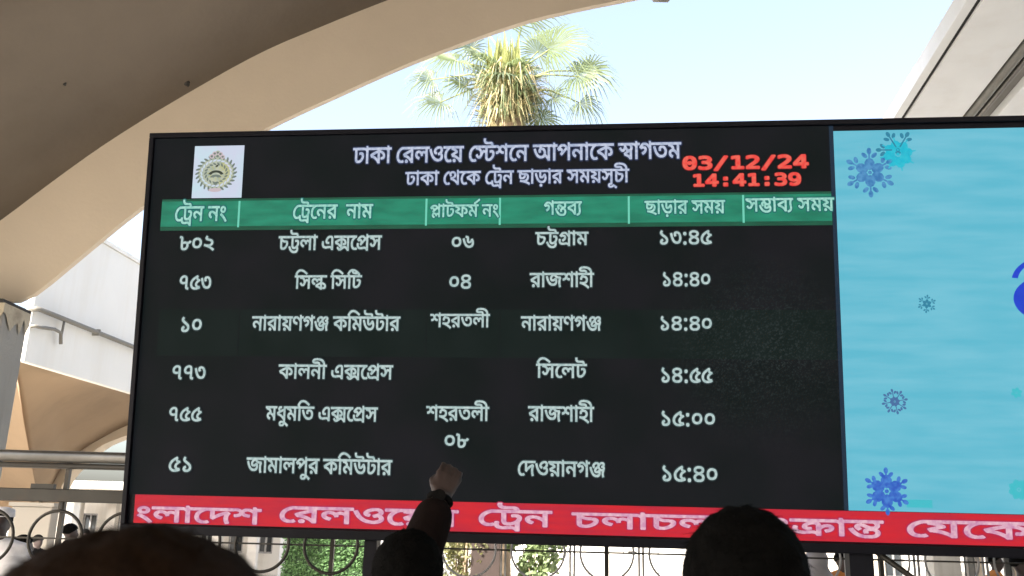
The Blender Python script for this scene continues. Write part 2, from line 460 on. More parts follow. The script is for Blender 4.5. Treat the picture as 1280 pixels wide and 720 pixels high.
m = MB(); m.tube([(0.12, 0, -1.2), (0.05, 0, 0.3), (-0.02, 0, 1.0)], [0.03, 0.025, 0.012], 8); m.build('rod', pipe_grey, t)
m = MB(); m.tube([(0.05, 0, 0.3), (0.16, 0, 0.62)], 0.012, 6); m.build('spur', pipe_grey, t)

# ------------------------------------------------------------------ letter outlines (font units; q marks a curve control point) and typeset lines (outline, x, y)
GLYPHS = {
    3: "",
    6: "123,314 186,276q 299,171q 392,51q 424,-8 359,-41 318,22q 237,123q 140,209q 73,250|78,486 78,527q 115,588q 179,622q 219,622 259,622q 323,588q 360,527q 360,486 360,445q 323,383q 259,349q 219,349 179,349q 115,383q 78,444q|147,486 147,452q 188,414q 219,414 251,414q 291,453q 291,486 291,520q 251,557q 219,557 188,557q 147,518q",
    9: "898,622 898,551 798,551 798,0 721,0 692,59q 606,148q 557,180 582,246 620,224q 702,148q 724,109 723,124q 722,150q 721,178q 721,194 721,551 -10,551 -10,622|376,91 308,91q 184,155q 75,308q 29,442 102,466 138,362q 217,229q 315,167q 378,167 433,167q 500,202q 530,262q 530,300 530,358q 467,430q 420,430 387,430q 353,401q 353,372 353,365q 357,341q 361,331 285,316 278,337q 271,372q 271,388 271,425q 312,475q 377,500q 413,500 472,500q 558,447q 606,355q 606,294 606,240q 556,147q 454,91q|344,465 339,497q 290,546q 243,556 267,601 312,589 369,567q 419,511q 423,468|1168,622 1168,551 1063,551 1063,0 986,0 986,479 969,518q 926,551q 897,551 887,551 887,622 897,622 925,622q 974,591q 990,559 989,564q 986,600q 986,613 986,688 1039,688 1062,622",
    12: "508,622 507,663q 470,699q 428,699 288,699 223,699q 152,717q 127,736 100,756q 73,819q 73,859 73,872q 76,898q 78,912 152,907 150,895q 148,877q 148,869 148,847q 157,813q 167,802 181,786q 233,771q 283,771 407,771 460,771q 522,755q 544,734 561,718q 579,663q 580,622|722,622 722,551 356,551 356,372 356,343q 374,316q 393,316 412,316q 453,340q 501,392q 529,433 589,442 621,395q 656,295q 656,245 656,182q 601,82q 494,24q 417,24 351,24q 237,70q 141,173q 61,342q 29,465 105,485 141,346q 228,177q 340,100q 413,100 493,100q 580,180q 580,243 580,288q 555,352q 535,373 581,392 551,341q 488,275q 425,242q 394,242 371,242q 331,255q 317,268 301,282q 279,333q 279,393 279,551 -10,551 -10,622",
    16: "511,628 552,628q 607,611q 626,594 645,578q 667,531q 667,490 667,0 592,0 584,30q 554,68q 511,87q 481,87 445,87q 383,79q 316,70q 272,70 238,70q 160,85q 90,127q 46,210q 46,278 46,302q 54,355q 58,377 135,366 131,351q 124,309q 124,280 124,236q 150,182q 194,154q 248,144q 276,144 326,144q 409,161q 461,161 504,161q 568,136q 590,106 590,463 590,500q 580,532q 569,542 551,557q 514,557 478,557q 413,525q 362,475q 333,418q 333,393 333,383q 341,361q 367,345q 392,345 403,345q 423,347q 434,348 441,278 431,274q 398,270q 376,270 327,270q 254,330q 254,392 254,432q 295,515q 367,585q 460,628q",
    18: "509,629 586,629q 671,551q 671,483 671,435q 622,359q 536,303q 480,282 449,354 516,376q 591,435q 591,482 591,519q 549,558q 509,558 473,558q 409,534q 359,497q 331,456q 331,439 331,423q 351,400q 386,395 365,321 308,332q 251,388q 251,431 251,465q 292,534q 364,593q 457,629q|681,225 681,142q 558,42q 453,42 383,42q 257,92q 150,202q 61,380q 28,507 103,529 143,386q 242,204q 371,118q 455,118 518,118q 600,171q 600,228 600,267q 549,321q 509,338 589,373 633,349q 681,273q",
    20: "817,622 817,551 492,551 492,489 492,473 492,0 415,0 386,59q 282,163q 149,234q 76,243 37,339 134,395q 328,483q 437,517 415,475 415,551 -10,551 -10,622|415,467 436,438 385,424q 276,378q 173,328q 130,304 186,293q 305,231q 404,142q 428,90 420,88 418,111q 415,157q 415,189|761,288 761,255q 735,196q 675,158q 625,158 609,158q 580,160q 566,163 572,235 578,234q 595,233q 606,233 654,233q 683,270q 683,296 683,349q 580,424q 479,438 482,513 559,505q 685,444q 761,349q",
    22: "484,0 484,425 505,362 470,412q 409,485q 353,533q 295,556q 263,556 210,556q 145,501q 120,465 106,457 120,470q 178,487q 216,487 262,487q 319,451q 346,396q 346,369 346,310q 266,217q 182,172 131,245 186,268q 266,325q 266,365 266,387q 232,417q 200,417 174,417q 129,405q 103,392 22,458 53,510q 123,587q 206,629q 255,629 305,629q 388,594q 467,524q 507,472 489,483 487,497q 484,555q 484,585 484,688 537,688 560,622 666,622 666,551 561,551 561,0",
    25: "577,622 577,551 172,551 172,521 168,458 170,445q 172,399q 172,378 172,205 172,161q 182,125q 189,117 207,96q 244,96 284,96q 352,134q 379,162 407,192q 438,259q 438,296 438,329q 401,349q 368,349 363,349 317,349q 261,364q 235,377 212,390q 173,425q 161,447 171,534 192,498q 238,449q 307,423q 361,423 377,423 415,423q 456,413q 472,403 495,389q 517,340q 517,306 517,245q 459,133q 415,95 377,62q 291,24q 238,24 201,24q 149,46q 132,63 116,82q 95,136q 95,191 95,551 -10,551 -10,622",
    26: "615,310 615,255q 573,178q 505,128q 422,101q 380,97 359,120 414,112q 517,85q 625,42q 684,11 649,-49 571,-7q 408,50q 235,85q 143,94 152,166 181,160q 246,152q 290,152 379,152q 488,198q 538,271q 538,310 538,363q 471,419q 412,419 405,419q 390,418q 382,416 372,481 382,482q 413,483q 423,483 481,483q 556,448q 598,394q 615,334q|227,217 193,217q 141,233q 125,249 110,264q 91,312q 91,359 91,559 168,559 168,521 166,476 167,464q 168,437q 168,420 168,359 168,333q 177,309q 184,301 199,286q 233,286 276,286q 339,318q 374,363q 374,384 374,403q 346,413q 322,413 316,413 264,413q 182,449q 155,480 168,544 185,525q 223,496q 279,481q 323,481 372,481 383,481q 390,469q 402,463 422,453q 450,417q 450,388 450,339q 391,262q 290,217q|-10,551 -10,622 697,622 697,551",
    27: "401,63 342,63q 234,105q 139,198q 60,353q 29,465 105,485 139,362q 223,209q 333,139q 404,139 478,139q 554,203q 554,268 554,299q 538,343q 530,358 590,358 562,329q 501,283q 432,257q 391,257 352,257q 292,287q 258,344q 258,384 258,428q 320,519q 394,553 374,552q 323,551q 298,551 -10,551 -10,622 927,622 927,551 614,551 590,551q 552,553q 535,554 451,516q 365,454q 335,403q 335,380 335,352q 367,328q 387,328 425,328q 485,363q 523,396 609,365 618,345q 630,286q 630,254 630,204q 585,117q 484,63q|801,205 801,156q 817,66q 836,10 761,-7 743,51q 723,162q 723,222 723,275q 742,359q 755,388 679,389q 572,426q 500,495q 475,543 551,559 567,530q 616,485q 694,459q 751,459 765,459q 791,461q 806,462 845,392 821,347q 801,261q",
    30: "577,622 577,551 172,551 172,205 172,161q 182,125q 189,117 207,96q 244,96 283,96q 353,134q 379,162 408,193q 439,263q 439,299 439,331q 407,364q 370,364 358,364q 330,360q 317,357 306,428 325,433q 366,439q 389,439 426,439q 484,411q 517,351q 517,303 517,244q 459,133q 415,95 378,63q 291,24q 239,24 202,24q 149,46q 132,63 116,82q 95,136q 95,191 95,551 -10,551 -10,622|395,622 394,663q 357,699q 315,699 221,699 156,699q 85,717q 60,736 33,756q 6,819q 6,859 6,872q 9,897q 11,912 85,907 83,896q 81,879q 81,869 81,847q 90,813q 100,802 114,786q 167,771q 216,771 294,771 347,771q 409,755q 431,734 448,718q 466,663q 467,622",
    33: "577,622 577,551 172,551 172,205 172,161q 182,125q 189,117 207,96q 244,96 283,96q 353,134q 379,162 408,193q 439,263q 439,299 439,331q 407,364q 370,364 358,364q 330,360q 317,357 306,428 325,433q 366,439q 389,439 426,439q 484,411q 517,351q 517,303 517,244q 459,133q 415,95 378,63q 291,24q 239,24 202,24q 149,46q 132,63 116,82q 95,136q 95,191 95,551 -10,551 -10,622",
    34: "630,622 630,551 525,551 525,0 448,0 448,425 468,363 422,430q 340,515q 262,556q 222,556 191,556q 146,532q 122,491q 122,463 122,431q 153,387q 220,361q 275,355 269,272 203,278q 100,323q 40,404q 40,462 40,516q 88,591q 166,629q 211,629 263,629q 348,593q 428,524q 470,473 454,477 451,494q 448,551q 448,576 448,688 501,688 524,622",
    35: "407,50 325,50q 183,131q 70,313q 29,466 105,486 140,362q 223,202q 332,126q 405,126 452,126q 516,149q 555,191q 573,246q 573,278 573,320q 541,389q 483,429q 444,429 404,429q 369,395q 369,367 369,357q 373,335q 378,321 301,306 295,325q 288,361q 288,380 288,419q 327,472q 396,500q 440,500 502,500q 596,443q 650,341q 650,274 650,211q 597,110q 489,50q|717,622 717,551 -10,551 -10,622",
    36: "655,622 655,551 550,551 550,0 473,0 435,55q 331,152q 198,223q 115,238 92,331 144,296 228,280q 355,217q 447,138q 475,97 474,120q 473,166q 473,193 473,688 526,688 549,622|211,625 274,625q 358,582q 400,509q 400,464 400,386q 271,288q 158,275 110,285 92,331 176,337q 276,374q 319,431q 319,466 319,509q 263,555q 209,555 159,555q 116,516q 116,494 116,480q 131,456q 150,446 106,384 87,397q 56,428q 38,470q 38,497 38,532q 78,590q 156,625q",
    37: "613,622 613,551 159,551 159,253 145,273 185,318q 287,396q 407,461q 475,486 540,422 521,387q 498,321q 487,249q 487,205 487,156q 503,66q 522,10 447,-7 429,51q 409,162q 409,222 409,263q 421,335q 442,392q 453,410 465,405 408,382q 300,316q 196,230q 141,175 82,215 82,551 -10,551 -10,622",
    38: "606,622 606,551 501,551 501,0 424,0 394,60q 289,161q 153,231q 76,243 37,339 133,397q 338,491q 447,524 424,482 424,622|424,474 445,446 369,421q 201,348q 130,304 184,292q 306,234q 410,146q 438,88 429,88 427,111q 424,157q 424,189|240,629 252,629q 280,626q 293,624 287,552 281,553q 264,554q 251,554 221,554q 188,529q 188,509 188,483q 234,446q 293,423 233,378 195,397q 139,440q 109,492q 109,524 109,551q 137,599q 195,629q",
    39: "614,622 614,551 509,551 509,0 432,0 432,243 448,187 415,233q 337,307q 255,351q 216,351 179,351q 128,312q 128,274 128,244q 170,201q 214,184 176,113 115,138q 46,223q 46,277 46,326q 93,391q 166,423q 204,423 256,423q 342,387q 417,325q 451,284 437,280 434,303q 432,348q 432,371 432,551 -10,551 -10,622",
    40: "726,622 726,551 621,551 621,0 544,0 544,396 566,332 525,392q 457,477q 396,531q 334,556q 298,556 258,556q 193,526q 139,476q 116,447 108,445 124,455q 155,465q 174,465 232,465q 286,402q 286,356 286,345q 284,325q 282,320 265,326 277,339q 299,363q 324,387q 337,400 461,516 510,463 226,195 167,250 249,328 213,285 183,262 198,279q 219,318q 219,343 219,368q 189,398q 160,398 144,398q 114,390q 98,380 22,452 62,505q 146,584q 238,629q 291,629 347,629q 437,587q 521,504q 567,441 549,446 546,470q 544,526q 544,558 544,688 597,688 620,622",
    41: "848,622 848,551 130,551 114,560 156,550q 241,506q 314,455q 336,432 341,376 305,360q 226,322q 153,284q 125,265 114,282 192,266q 310,216q 404,146q 447,99 446,116q 445,152q 445,171 445,510 458,510 513,510q 616,492q 705,450q 739,414 763,389q 792,326q 792,288 792,255q 765,196q 705,158q 655,158 640,158q 611,160q 597,163 602,234 608,233q 626,232q 636,232 685,232q 714,270q 714,296 714,347q 611,425q 522,434 522,0 445,0 404,56q 305,140q 174,197q 84,212 48,303 79,324q 147,362q 218,398q 252,414 214,443q 115,488q 48,502 79,570 81,551 -10,551 -10,622",
    42: "606,622 606,551 501,551 501,0 424,0 394,60q 289,161q 153,231q 76,243 37,339 133,397q 338,491q 447,524 424,482 424,551 -10,551 -10,622|424,474 445,446 369,421q 201,348q 130,304 184,292q 306,234q 410,146q 438,88 429,88 427,111q 424,157q 424,189",
    44: "632,622 632,551 527,551 527,0 450,0 450,135 468,82 433,135q 362,225q 283,281q 236,281 199,281q 148,243q 148,205 148,172q 196,127q 243,111 218,34 164,53q 97,107q 66,172q 66,208 66,256q 113,320q 186,353q 223,353 283,353q 374,309q 443,235q 471,189 454,186 452,209q 450,256q 450,281 450,551 -10,551 -10,622|299,323 299,317q 298,305q 297,299 221,322 219,380q 183,450q 105,487q 38,494 51,566 97,553 145,549q 220,518q 272,462q 299,379q",
    45: "636,622 636,551 531,551 531,0 454,0 412,56q 310,141q 176,199q 84,212 48,303 79,324q 147,362q 218,398q 252,414 214,443q 115,488q 48,502 79,570 81,551 -10,551 -10,622|454,551 135,551 114,560 156,550q 241,506q 314,455q 336,432 341,376 305,360q 226,322q 153,284q 125,265 113,280 199,268q 328,212q 428,132q 470,83 457,79 456,100q 454,149q 454,171",
    46: "606,622 606,551 501,551 501,0 424,0 394,60q 289,161q 153,231q 76,243 37,339 133,397q 338,491q 447,524 424,482 424,551 -10,551 -10,622|424,474 445,446 369,421q 201,348q 130,304 184,292q 306,234q 410,146q 438,88 429,88 427,111q 424,157q 424,189|185,-6 160,-6q 125,26q 125,52 125,78q 160,112q 185,112 210,112q 245,78q 245,52 245,26q 210,-6q",
    47: "741,622 741,551 636,551 636,0 559,0 559,335 565,309 543,341q 494,379q 465,379 450,379q 419,368q 398,338q 398,307 398,296q 399,279q 400,271 335,266 331,307q 295,364q 243,394q 213,394 186,394q 148,373q 128,338q 128,316 128,276q 187,220q 241,201 214,127 166,142q 90,194q 46,270q 46,320 46,365q 90,430q 164,466q 208,466 261,466q 337,427q 369,384 354,383 364,416q 421,451q 452,451 488,451q 540,423q 571,397 562,382 561,403q 559,445q 559,467 559,551 -10,551 -10,622",
    48: "687,622 687,551 582,551 582,0 505,0 505,512 510,532 507,549q 505,585q 505,607 505,688 558,688 582,622|361,629 400,629q 466,599q 518,545q 534,509 530,404 499,476q 415,556q 363,556 324,556q 276,513q 276,471 276,431q 341,380q 413,377 406,300 340,304q 255,350q 215,425q 215,474 215,527q 257,596q 324,629q|77,629 119,629q 194,595q 242,521q 242,461 242,420q 202,346q 119,300q 54,300 48,377 99,378q 157,405q 181,447q 181,468 181,509q 129,556q 76,556 58,556q 23,551q -1,545 -9,620 16,625q 55,629q",
    50: "692,622 692,551 587,551 587,0 510,0 510,353 533,290 502,331q 457,375q 436,375 422,375q 398,359q 368,314q 343,268 316,219q 272,156q 223,127q 188,127 161,127q 112,149q 63,200q 35,244 96,281 123,233q 159,203q 180,203 197,203q 228,224q 265,276q 289,321 312,354 338,408q 386,449q 415,449 448,449q 501,412q 536,374 516,373 512,396q 510,437q 510,458 510,551 -10,551 -10,622|271,271 261,339q 240,419q 214,441 189,464q 103,487q 38,495 53,571 107,551 164,542q 240,514q 287,469q 311,403q 315,356",
    51: "242,500 321,500q 418,447q 464,366q 464,325 464,243q 349,147q 236,141 246,152 291,139q 391,91q 493,28q 540,-10 494,-63 432,-17q 329,50q 229,100q 117,138q 46,154 61,223 96,213q 161,204q 207,204 278,204q 355,238q 385,292q 385,320 385,373q 307,430q 247,430 211,430q 167,416q 148,389q 148,370 148,362q 152,345q 154,338 81,323 76,338q 70,371q 70,384 70,421q 114,473q 191,500q|175,465 170,497q 120,546q 73,556 97,601 143,589 199,567q 250,511q 254,468|540,622 540,551 -10,551 -10,622",
    54: "276,622 276,551 171,551 171,0 94,0 94,469 82,503q 35,551q -2,551 -10,551 -10,622 5,622 29,622q 81,591q 97,559 96,564q 94,600q 94,613 94,688 148,688 170,622",
    55: "276,622 276,551 171,551 171,0 94,0 94,551 -10,551 -10,622 82,622 66,641q 33,683q 20,704 54,763q 132,860q 238,917q 313,917 366,917q 463,891q 557,842q 653,773q 705,731 663,677 594,733q 483,807q 382,844q 325,844 270,844q 189,806q 130,738q 106,693 114,678q 142,642q 160,622",
    56: "276,551 171,551 171,0 94,0 94,551 -10,551 -10,622 94,622 90,687q 31,775q -64,826q -185,848q -252,848 -311,848q -396,835q -442,811q -442,792 -442,773q -394,763q -365,763 -269,763 -216,763q -154,745q -135,725 -116,706q -100,654q -100,615 -167,615 -168,639q -178,670q -189,678 -199,686q -228,692q -254,692 -353,692 -394,692q -456,703q -476,713 -501,727q -521,767q -521,789 -521,847q -391,917q -258,917 -55,917q 164,774q 174,622 276,622",
    57: "-286,-266 -313,-266q -377,-243q -422,-193q -422,-151 -422,-100q -344,-39q -274,-39 -212,-39q -97,-84q 22,-164q 89,-217 44,-271 -23,-215q -133,-141q -231,-103q -279,-103 -315,-103q -351,-131q -351,-153 -351,-181q -312,-204q -286,-204 -249,-204q -204,-173q -180,-127q -172,-78q -172,-59 -172,8 -95,8 -95,-45 -95,-73q -108,-148q -147,-219q -223,-266q",
    58: "-177,-241 -207,-241q -268,-220q -308,-174q -308,-137 -308,-87q -228,-37q -172,-36 -172,8 -95,8 -95,-56 -128,-102 -135,-101q -154,-100q -165,-100 -199,-100q -235,-120q -235,-140 -235,-159q -203,-179q -179,-179 -137,-179q -69,-139q -38,-102 7,-122q 118,-186q 163,-218 121,-271 84,-243q 8,-197q -22,-183 -42,-201q -90,-227q -145,-241q",
    61: "356,622 356,551 336,551 305,544q 233,497q 169,422q 128,322q 128,262 128,190q 171,105q 235,69q 267,69 292,69q 326,79q 348,92 383,31 357,11q 295,-5q 264,-5 201,-5q 104,61q 49,180q 49,260 49,342q 111,475q 216,567q 280,588 216,555 198,553q 156,551q 130,551 -10,551 -10,622",
    68: "722,622 722,551 356,551 356,372 356,343q 374,316q 393,316 412,316q 453,340q 501,392q 529,433 589,442 621,395q 656,295q 656,245 656,182q 601,82q 494,24q 417,24 351,24q 237,70q 141,173q 61,342q 29,465 105,485 141,346q 228,177q 340,100q 413,100 493,100q 580,180q 580,243 580,288q 555,352q 535,373 581,392 551,341q 488,275q 425,242q 394,242 371,242q 331,255q 317,268 301,282q 279,333q 279,393 279,551 -10,551 -10,622|363,-149 338,-149q 303,-117q 303,-91 303,-65q 338,-31q 363,-31 388,-31q 423,-65q 423,-91 423,-117q 388,-149q",
    70: "636,622 636,551 531,551 531,0 454,0 412,56q 310,141q 176,199q 84,212 48,303 79,324q 147,362q 218,398q 252,414 214,443q 115,488q 48,502 79,570 81,551 -10,551 -10,622|454,551 135,551 114,560 156,550q 241,506q 314,455q 336,432 341,376 305,360q 226,322q 153,284q 125,265 113,280 199,268q 328,212q 428,132q 470,83 457,79 456,100q 454,149q 454,171|180,-6 155,-6q 120,26q 120,52 120,78q 155,112q 180,112 205,112q 240,78q 240,52 240,26q 205,-6q",
    75: "290,91 227,91q 128,139q 72,238q 72,313 72,372q 120,477q 221,544q 300,544 381,544q 477,482q 520,381q 520,320 520,261q 471,156q 370,91q|301,473 259,473q 192,435q 153,362q 153,311 153,270q 180,202q 241,162q 291,162 336,162q 403,203q 439,276q 439,324 439,370q 408,437q 347,473q",
    76: "287,0 202,0q 123,73q 123,122 123,161q 173,227q 234,244 263,167 232,160q 205,138q 205,120 205,100q 246,75q 286,75 348,75q 416,135q 416,181 416,211q 392,258q 336,310q 287,344 225,388q 154,448q 125,499q 125,529 125,552q 152,607q 177,631 243,596 229,581q 211,551q 211,536 211,523q 219,499q 245,471q 296,432q 338,403 396,364q 464,298q 493,229q 493,182 493,126q 440,44q 347,0q",
    77: "127,539 127,561q 148,605q 170,631 233,596 221,583q 211,560q 211,549 211,535q 227,517q 272,504q 316,495 420,476q 500,397q 500,335 500,269q 389,175q 289,168 279,168q 259,172q 249,175 289,184 333,169q 423,122q 511,63q 553,28 507,-26 448,23q 347,90q 248,135q 136,169q 65,185 80,256 115,246q 187,233q 241,233 342,233q 421,287q 421,332 421,357q 398,392q 342,417q 290,427 232,439q 160,469q 127,511q",
    78: "553,295 553,223q 512,107q 421,39q 347,39 293,39q 199,76q 120,173q 54,350q 29,490 105,510 135,360q 201,188q 286,115q 342,115 393,115q 451,163q 475,244q 475,295 475,356q 441,452q 383,508q 347,508 321,508q 292,482q 292,458 292,442q 301,410q 311,390 231,369 219,394q 207,445q 207,467 207,509q 248,558q 309,579q 337,579 407,579q 503,502q 553,373q",
    79: "296,0 181,0q 62,94q 62,170 62,226q 142,307q 229,337 229,312 176,336q 107,379q 74,433q 74,471 74,511q 125,580q 221,622q 290,622 375,622q 475,579q 519,512q 519,476 519,434q 479,377q 411,337q 368,321 365,341 443,314q 530,239q 530,171 530,86q 409,0q|296,71 376,71q 450,127q 450,173 450,205q 405,252q 334,284q 296,292 220,273q 143,213q 143,169 143,128q 220,71q|297,363 332,372q 396,402q 438,445q 438,471 438,507q 364,551q 291,551 256,551q 193,533q 154,498q 154,471 154,434q 221,383q",
    80: "313,0 237,0q 117,58q 49,169q 49,248 49,328q 138,461q 302,576q 414,629 453,575 443,562q 434,534q 434,519 434,490q 481,455q 518,455 521,455q 529,455q 533,456 566,400 510,369q 432,313q 392,255q 392,221 392,193q 434,144q 492,144 502,144q 521,145q 528,146 561,61 511,32q 384,0q|320,71 352,71q 396,76q 436,85q 460,91 458,89 385,98q 316,170q 316,222 316,261q 351,328q 422,392q 475,426 473,401 438,405q 391,436q 367,482q 367,507 367,518q 371,538q 375,547 384,533 309,496q 195,405q 130,299q 130,238 130,176q 186,102q 273,71q",
    81: "347,39 295,39q 201,78q 119,171q 49,331q 21,452 96,475 117,376q 167,239q 226,154q 299,115q 342,115 407,115q 483,193q 483,271 483,315q 458,375q 449,391 489,392 472,348q 428,287q 373,257q 340,257 319,257q 284,269q 270,282 255,296q 235,346q 235,400 235,451 235,476q 225,504q 196,516q 166,517 175,593 216,592q 270,576q 286,560 300,545q 312,501q 312,471 312,379 312,354q 328,328q 348,328 364,328q 395,346q 427,393q 443,438 499,452 518,427q 544,364q 559,298q 559,268 559,203q 514,99q 420,39q",
    82: "382,301 432,286 392,267q 307,248q 268,248 170,248q 70,335q 70,411 70,456q 108,532q 173,590q 254,622q 297,622 333,622q 393,604q 415,584 435,565q 459,511q 459,455 459,143 459,118q 469,90q 499,78q 528,77 520,0 467,2q 406,28q 382,81q 382,122|266,322 308,322q 370,339q 404,357 382,338 382,439 382,476q 375,517q 361,530 351,541q 320,551q 297,551 271,551q 219,529q 177,490q 151,437q 151,406 151,358q 214,322q",
    83: "237,0 198,0q 147,22q 132,38 114,56q 91,110q 91,164 91,481 91,506q 81,534q 52,546q 22,547 31,624 69,623q 120,609q 136,595 153,580q 167,533q 167,501 167,355 198,366q 253,375q 269,375 280,375q 308,372q 318,370 347,363q 386,360q 408,360 446,360q 495,382q 514,418 586,383 573,350q 529,310q 473,292q 442,292 433,292q 410,294q 398,297 418,312 433,292q 448,241q 448,213 448,147q 391,51q 296,0q|238,71 271,71q 320,96q 353,137q 369,187q 369,212 369,249q 340,289q 297,304q 274,304 241,304q 190,292q 167,281 167,168 167,135q 177,100q 184,92 192,84q 215,71q",
    131: "-254,707 72,917 110,860 -209,644",
    202: "265,622 265,551 195,551 255,573 214,540q 172,487q 158,433q 158,395 158,362q 174,288q 191,209q 191,166 191,130q 175,63q 132,6q 53,-38q -10,-52 -31,17 33,32q 94,77q 113,135q 113,168 113,208q 97,284q 80,358q 80,393 80,431q 94,488q 128,541q 157,572 172,551 -10,551 -10,622",
    203: "940,622 940,551 -10,551 -10,622|471,528 509,528q 559,514q 577,500 598,484q 620,435q 620,389 620,379 620,366q 619,338q 617,324 620,306 620,0 543,0 534,45q 488,87q 450,87 416,87q 358,79q 295,70q 252,70 221,70q 149,84q 86,123q 46,199q 46,262 46,284q 52,334q 56,353 133,341 129,325q 124,291q 124,265 124,211q 164,159q 223,144q 251,144 288,144q 346,153q 401,161q 432,161 469,161q 524,136q 543,106 543,382 543,408q 534,435q 524,443 516,450q 491,457q 471,457 441,457q 390,434q 370,417 350,400q 326,359q 326,340 326,325q 344,301q 377,301 391,301q 412,303q 422,305 429,234 419,231q 386,226q 362,226 317,226q 247,276q 247,333 247,366q 282,435q 314,464 345,492q 425,528q|759,425 820,425q 894,356q 894,301 894,270q 869,208q 801,154q 738,135 714,207 763,220q 819,262q 819,293 819,328q 779,356q 753,356 716,356q 649,296q 620,242 577,279 615,354q 704,425q",
    205: "737,622 737,551 632,551 632,0 555,0 555,425 576,362 541,412q 480,485q 423,533q 366,556q 334,556 281,556q 216,501q 191,465 177,457 191,470q 249,487q 287,487 333,487q 390,451q 417,396q 417,369 417,310q 341,222q 264,178 213,250 263,273q 337,325q 337,365 337,387q 303,417q 271,417 245,417q 200,405q 174,392 93,458 124,510q 194,587q 277,629q 326,629 376,629q 459,594q 538,524q 578,472 560,483 558,497q 555,555q 555,585 555,688 608,688 631,622|632,-43 558,-43 545,-2q 487,43q 446,43 414,43q 354,35q 291,26q 252,26 220,26q 148,40q 85,78q 46,152q 46,212 46,231q 50,271q 54,287 131,277 127,262q 124,230q 124,211 124,170q 156,120q 215,98q 254,98 289,98q 345,107q 401,115q 436,115 469,115q 527,93q 555,61 555,69 632,68",
    214: "685,622 685,551 279,551 279,220 279,176q 289,140q 296,132 314,111q 351,111 390,111q 460,149q 486,177 515,208q 546,278q 546,314 546,346q 514,379q 477,379 465,379q 436,375q 424,372 413,443 432,448q 473,454q 496,454 533,454q 591,426q 624,366q 624,318 624,278q 597,202q 551,136q 521,110 484,78q 398,39q 346,39 309,39q 256,61q 239,78 223,97q 202,151q 202,206 202,551 -10,551 -10,622|502,622 501,663q 464,699q 422,699 328,699 263,699q 192,717q 167,736 140,756q 113,819q 113,859 113,872q 116,897q 118,912 192,907 190,896q 188,879q 188,869 188,847q 197,813q 207,802 221,786q 274,771q 323,771 401,771 454,771q 516,755q 538,734 555,718q 573,663q 574,622|576,-190 501,-190 488,-149q 432,-104q 398,-104 368,-104q 310,-112q 253,-121q 223,-121 190,-121q 126,-104q 73,-63q 41,9q 41,64 41,93q 49,145q 53,158 130,148 126,129q 119,86q 119,64 119,21q 144,-28q 190,-49q 221,-49 247,-49q 303,-40q 360,-32q 388,-32 416,-32q 471,-54q 499,-86 499,35 499,50q 501,102q 503,130 576,184",
    224: "765,622 765,551 660,551 660,0 583,0 583,396 605,332 564,392q 496,477q 435,531q 373,556q 337,556 297,556q 232,526q 178,476q 155,447 147,445 163,455q 194,465q 213,465 272,465q 325,402q 325,356 325,345q 323,325q 321,320 304,326 316,339q 338,363q 363,387q 376,400 500,516 549,463 265,195 206,250 288,328 252,285 222,262 237,279q 258,318q 258,343 258,368q 228,398q 199,398 183,398q 153,390q 137,380 61,452 101,505q 185,584q 277,629q 330,629 386,629q 475,587q 560,504q 606,441 588,446 585,470q 583,526q 583,558 583,688 636,688 659,622|660,-43 585,-43 575,-13q 544,25q 502,43q 475,43 423,43q 326,26q 269,26 233,26q 155,40q 87,78q 45,152q 45,212 45,228q 49,268q 54,287 131,277 127,265q 123,230q 123,211 123,170q 158,120q 224,98q 269,98 316,98q 408,115q 458,115 496,115q 560,90q 583,61 583,151 660,151",
    275: "495,303 426,303q 339,373q 312,437 324,439 317,407q 286,343q 235,300q 197,300 168,300q 117,321q 66,372q 37,417 98,453 127,404q 164,376q 186,376 210,376q 247,408q 269,484q 271,551 340,551 348,514q 374,449q 413,399q 466,371q 501,371 536,371q 573,408q 573,442 573,480q 532,549q 503,575 583,591 599,577q 630,532q 650,475q 650,442 650,372q 568,303q|730,622 730,551 -10,551 -10,622|620,369 620,0 543,0 510,40q 437,97q 350,136q 295,148 260,226 320,265q 465,339q 543,363|543,303 508,288q 433,250q 364,210q 336,193 342,202 408,183q 509,125q 546,88 545,105q 543,149q 543,162",
    293: "441,556 441,505 440,515 503,507q 609,455q 672,373q 672,319 672,288q 645,236q 592,206q 551,206 538,206q 511,209q 500,211 504,281 510,280q 524,279q 533,279 574,279q 599,307q 599,325 599,366q 518,429q 440,442 442,448 442,63 370,63 337,111q 255,195q 147,256q 75,269 37,363 94,395q 216,455q 334,502q 384,516 365,476 365,555|365,471 385,438 343,426q 245,385q 150,339q 111,317 101,336 197,318q 325,223q 368,170 367,189q 365,238q 365,253|661,622 661,551 -10,551 -10,622|923,622 923,551 818,551 818,-33 741,-33 741,16 743,47 742,70q 741,118q 741,141 741,551 639,551 639,622|305,-28 279,-28q 231,-6q 182,45q 154,89 215,126 242,78q 279,47q 303,47 323,47q 351,53q 386,72q 414,89 464,120q 536,157q 578,157 610,157q 662,137q 715,94q 749,61 743,-27 709,14q 656,62q 609,84q 585,84 566,84q 530,73q 490,52q 465,36 429,13q 376,-15q 331,-28q",
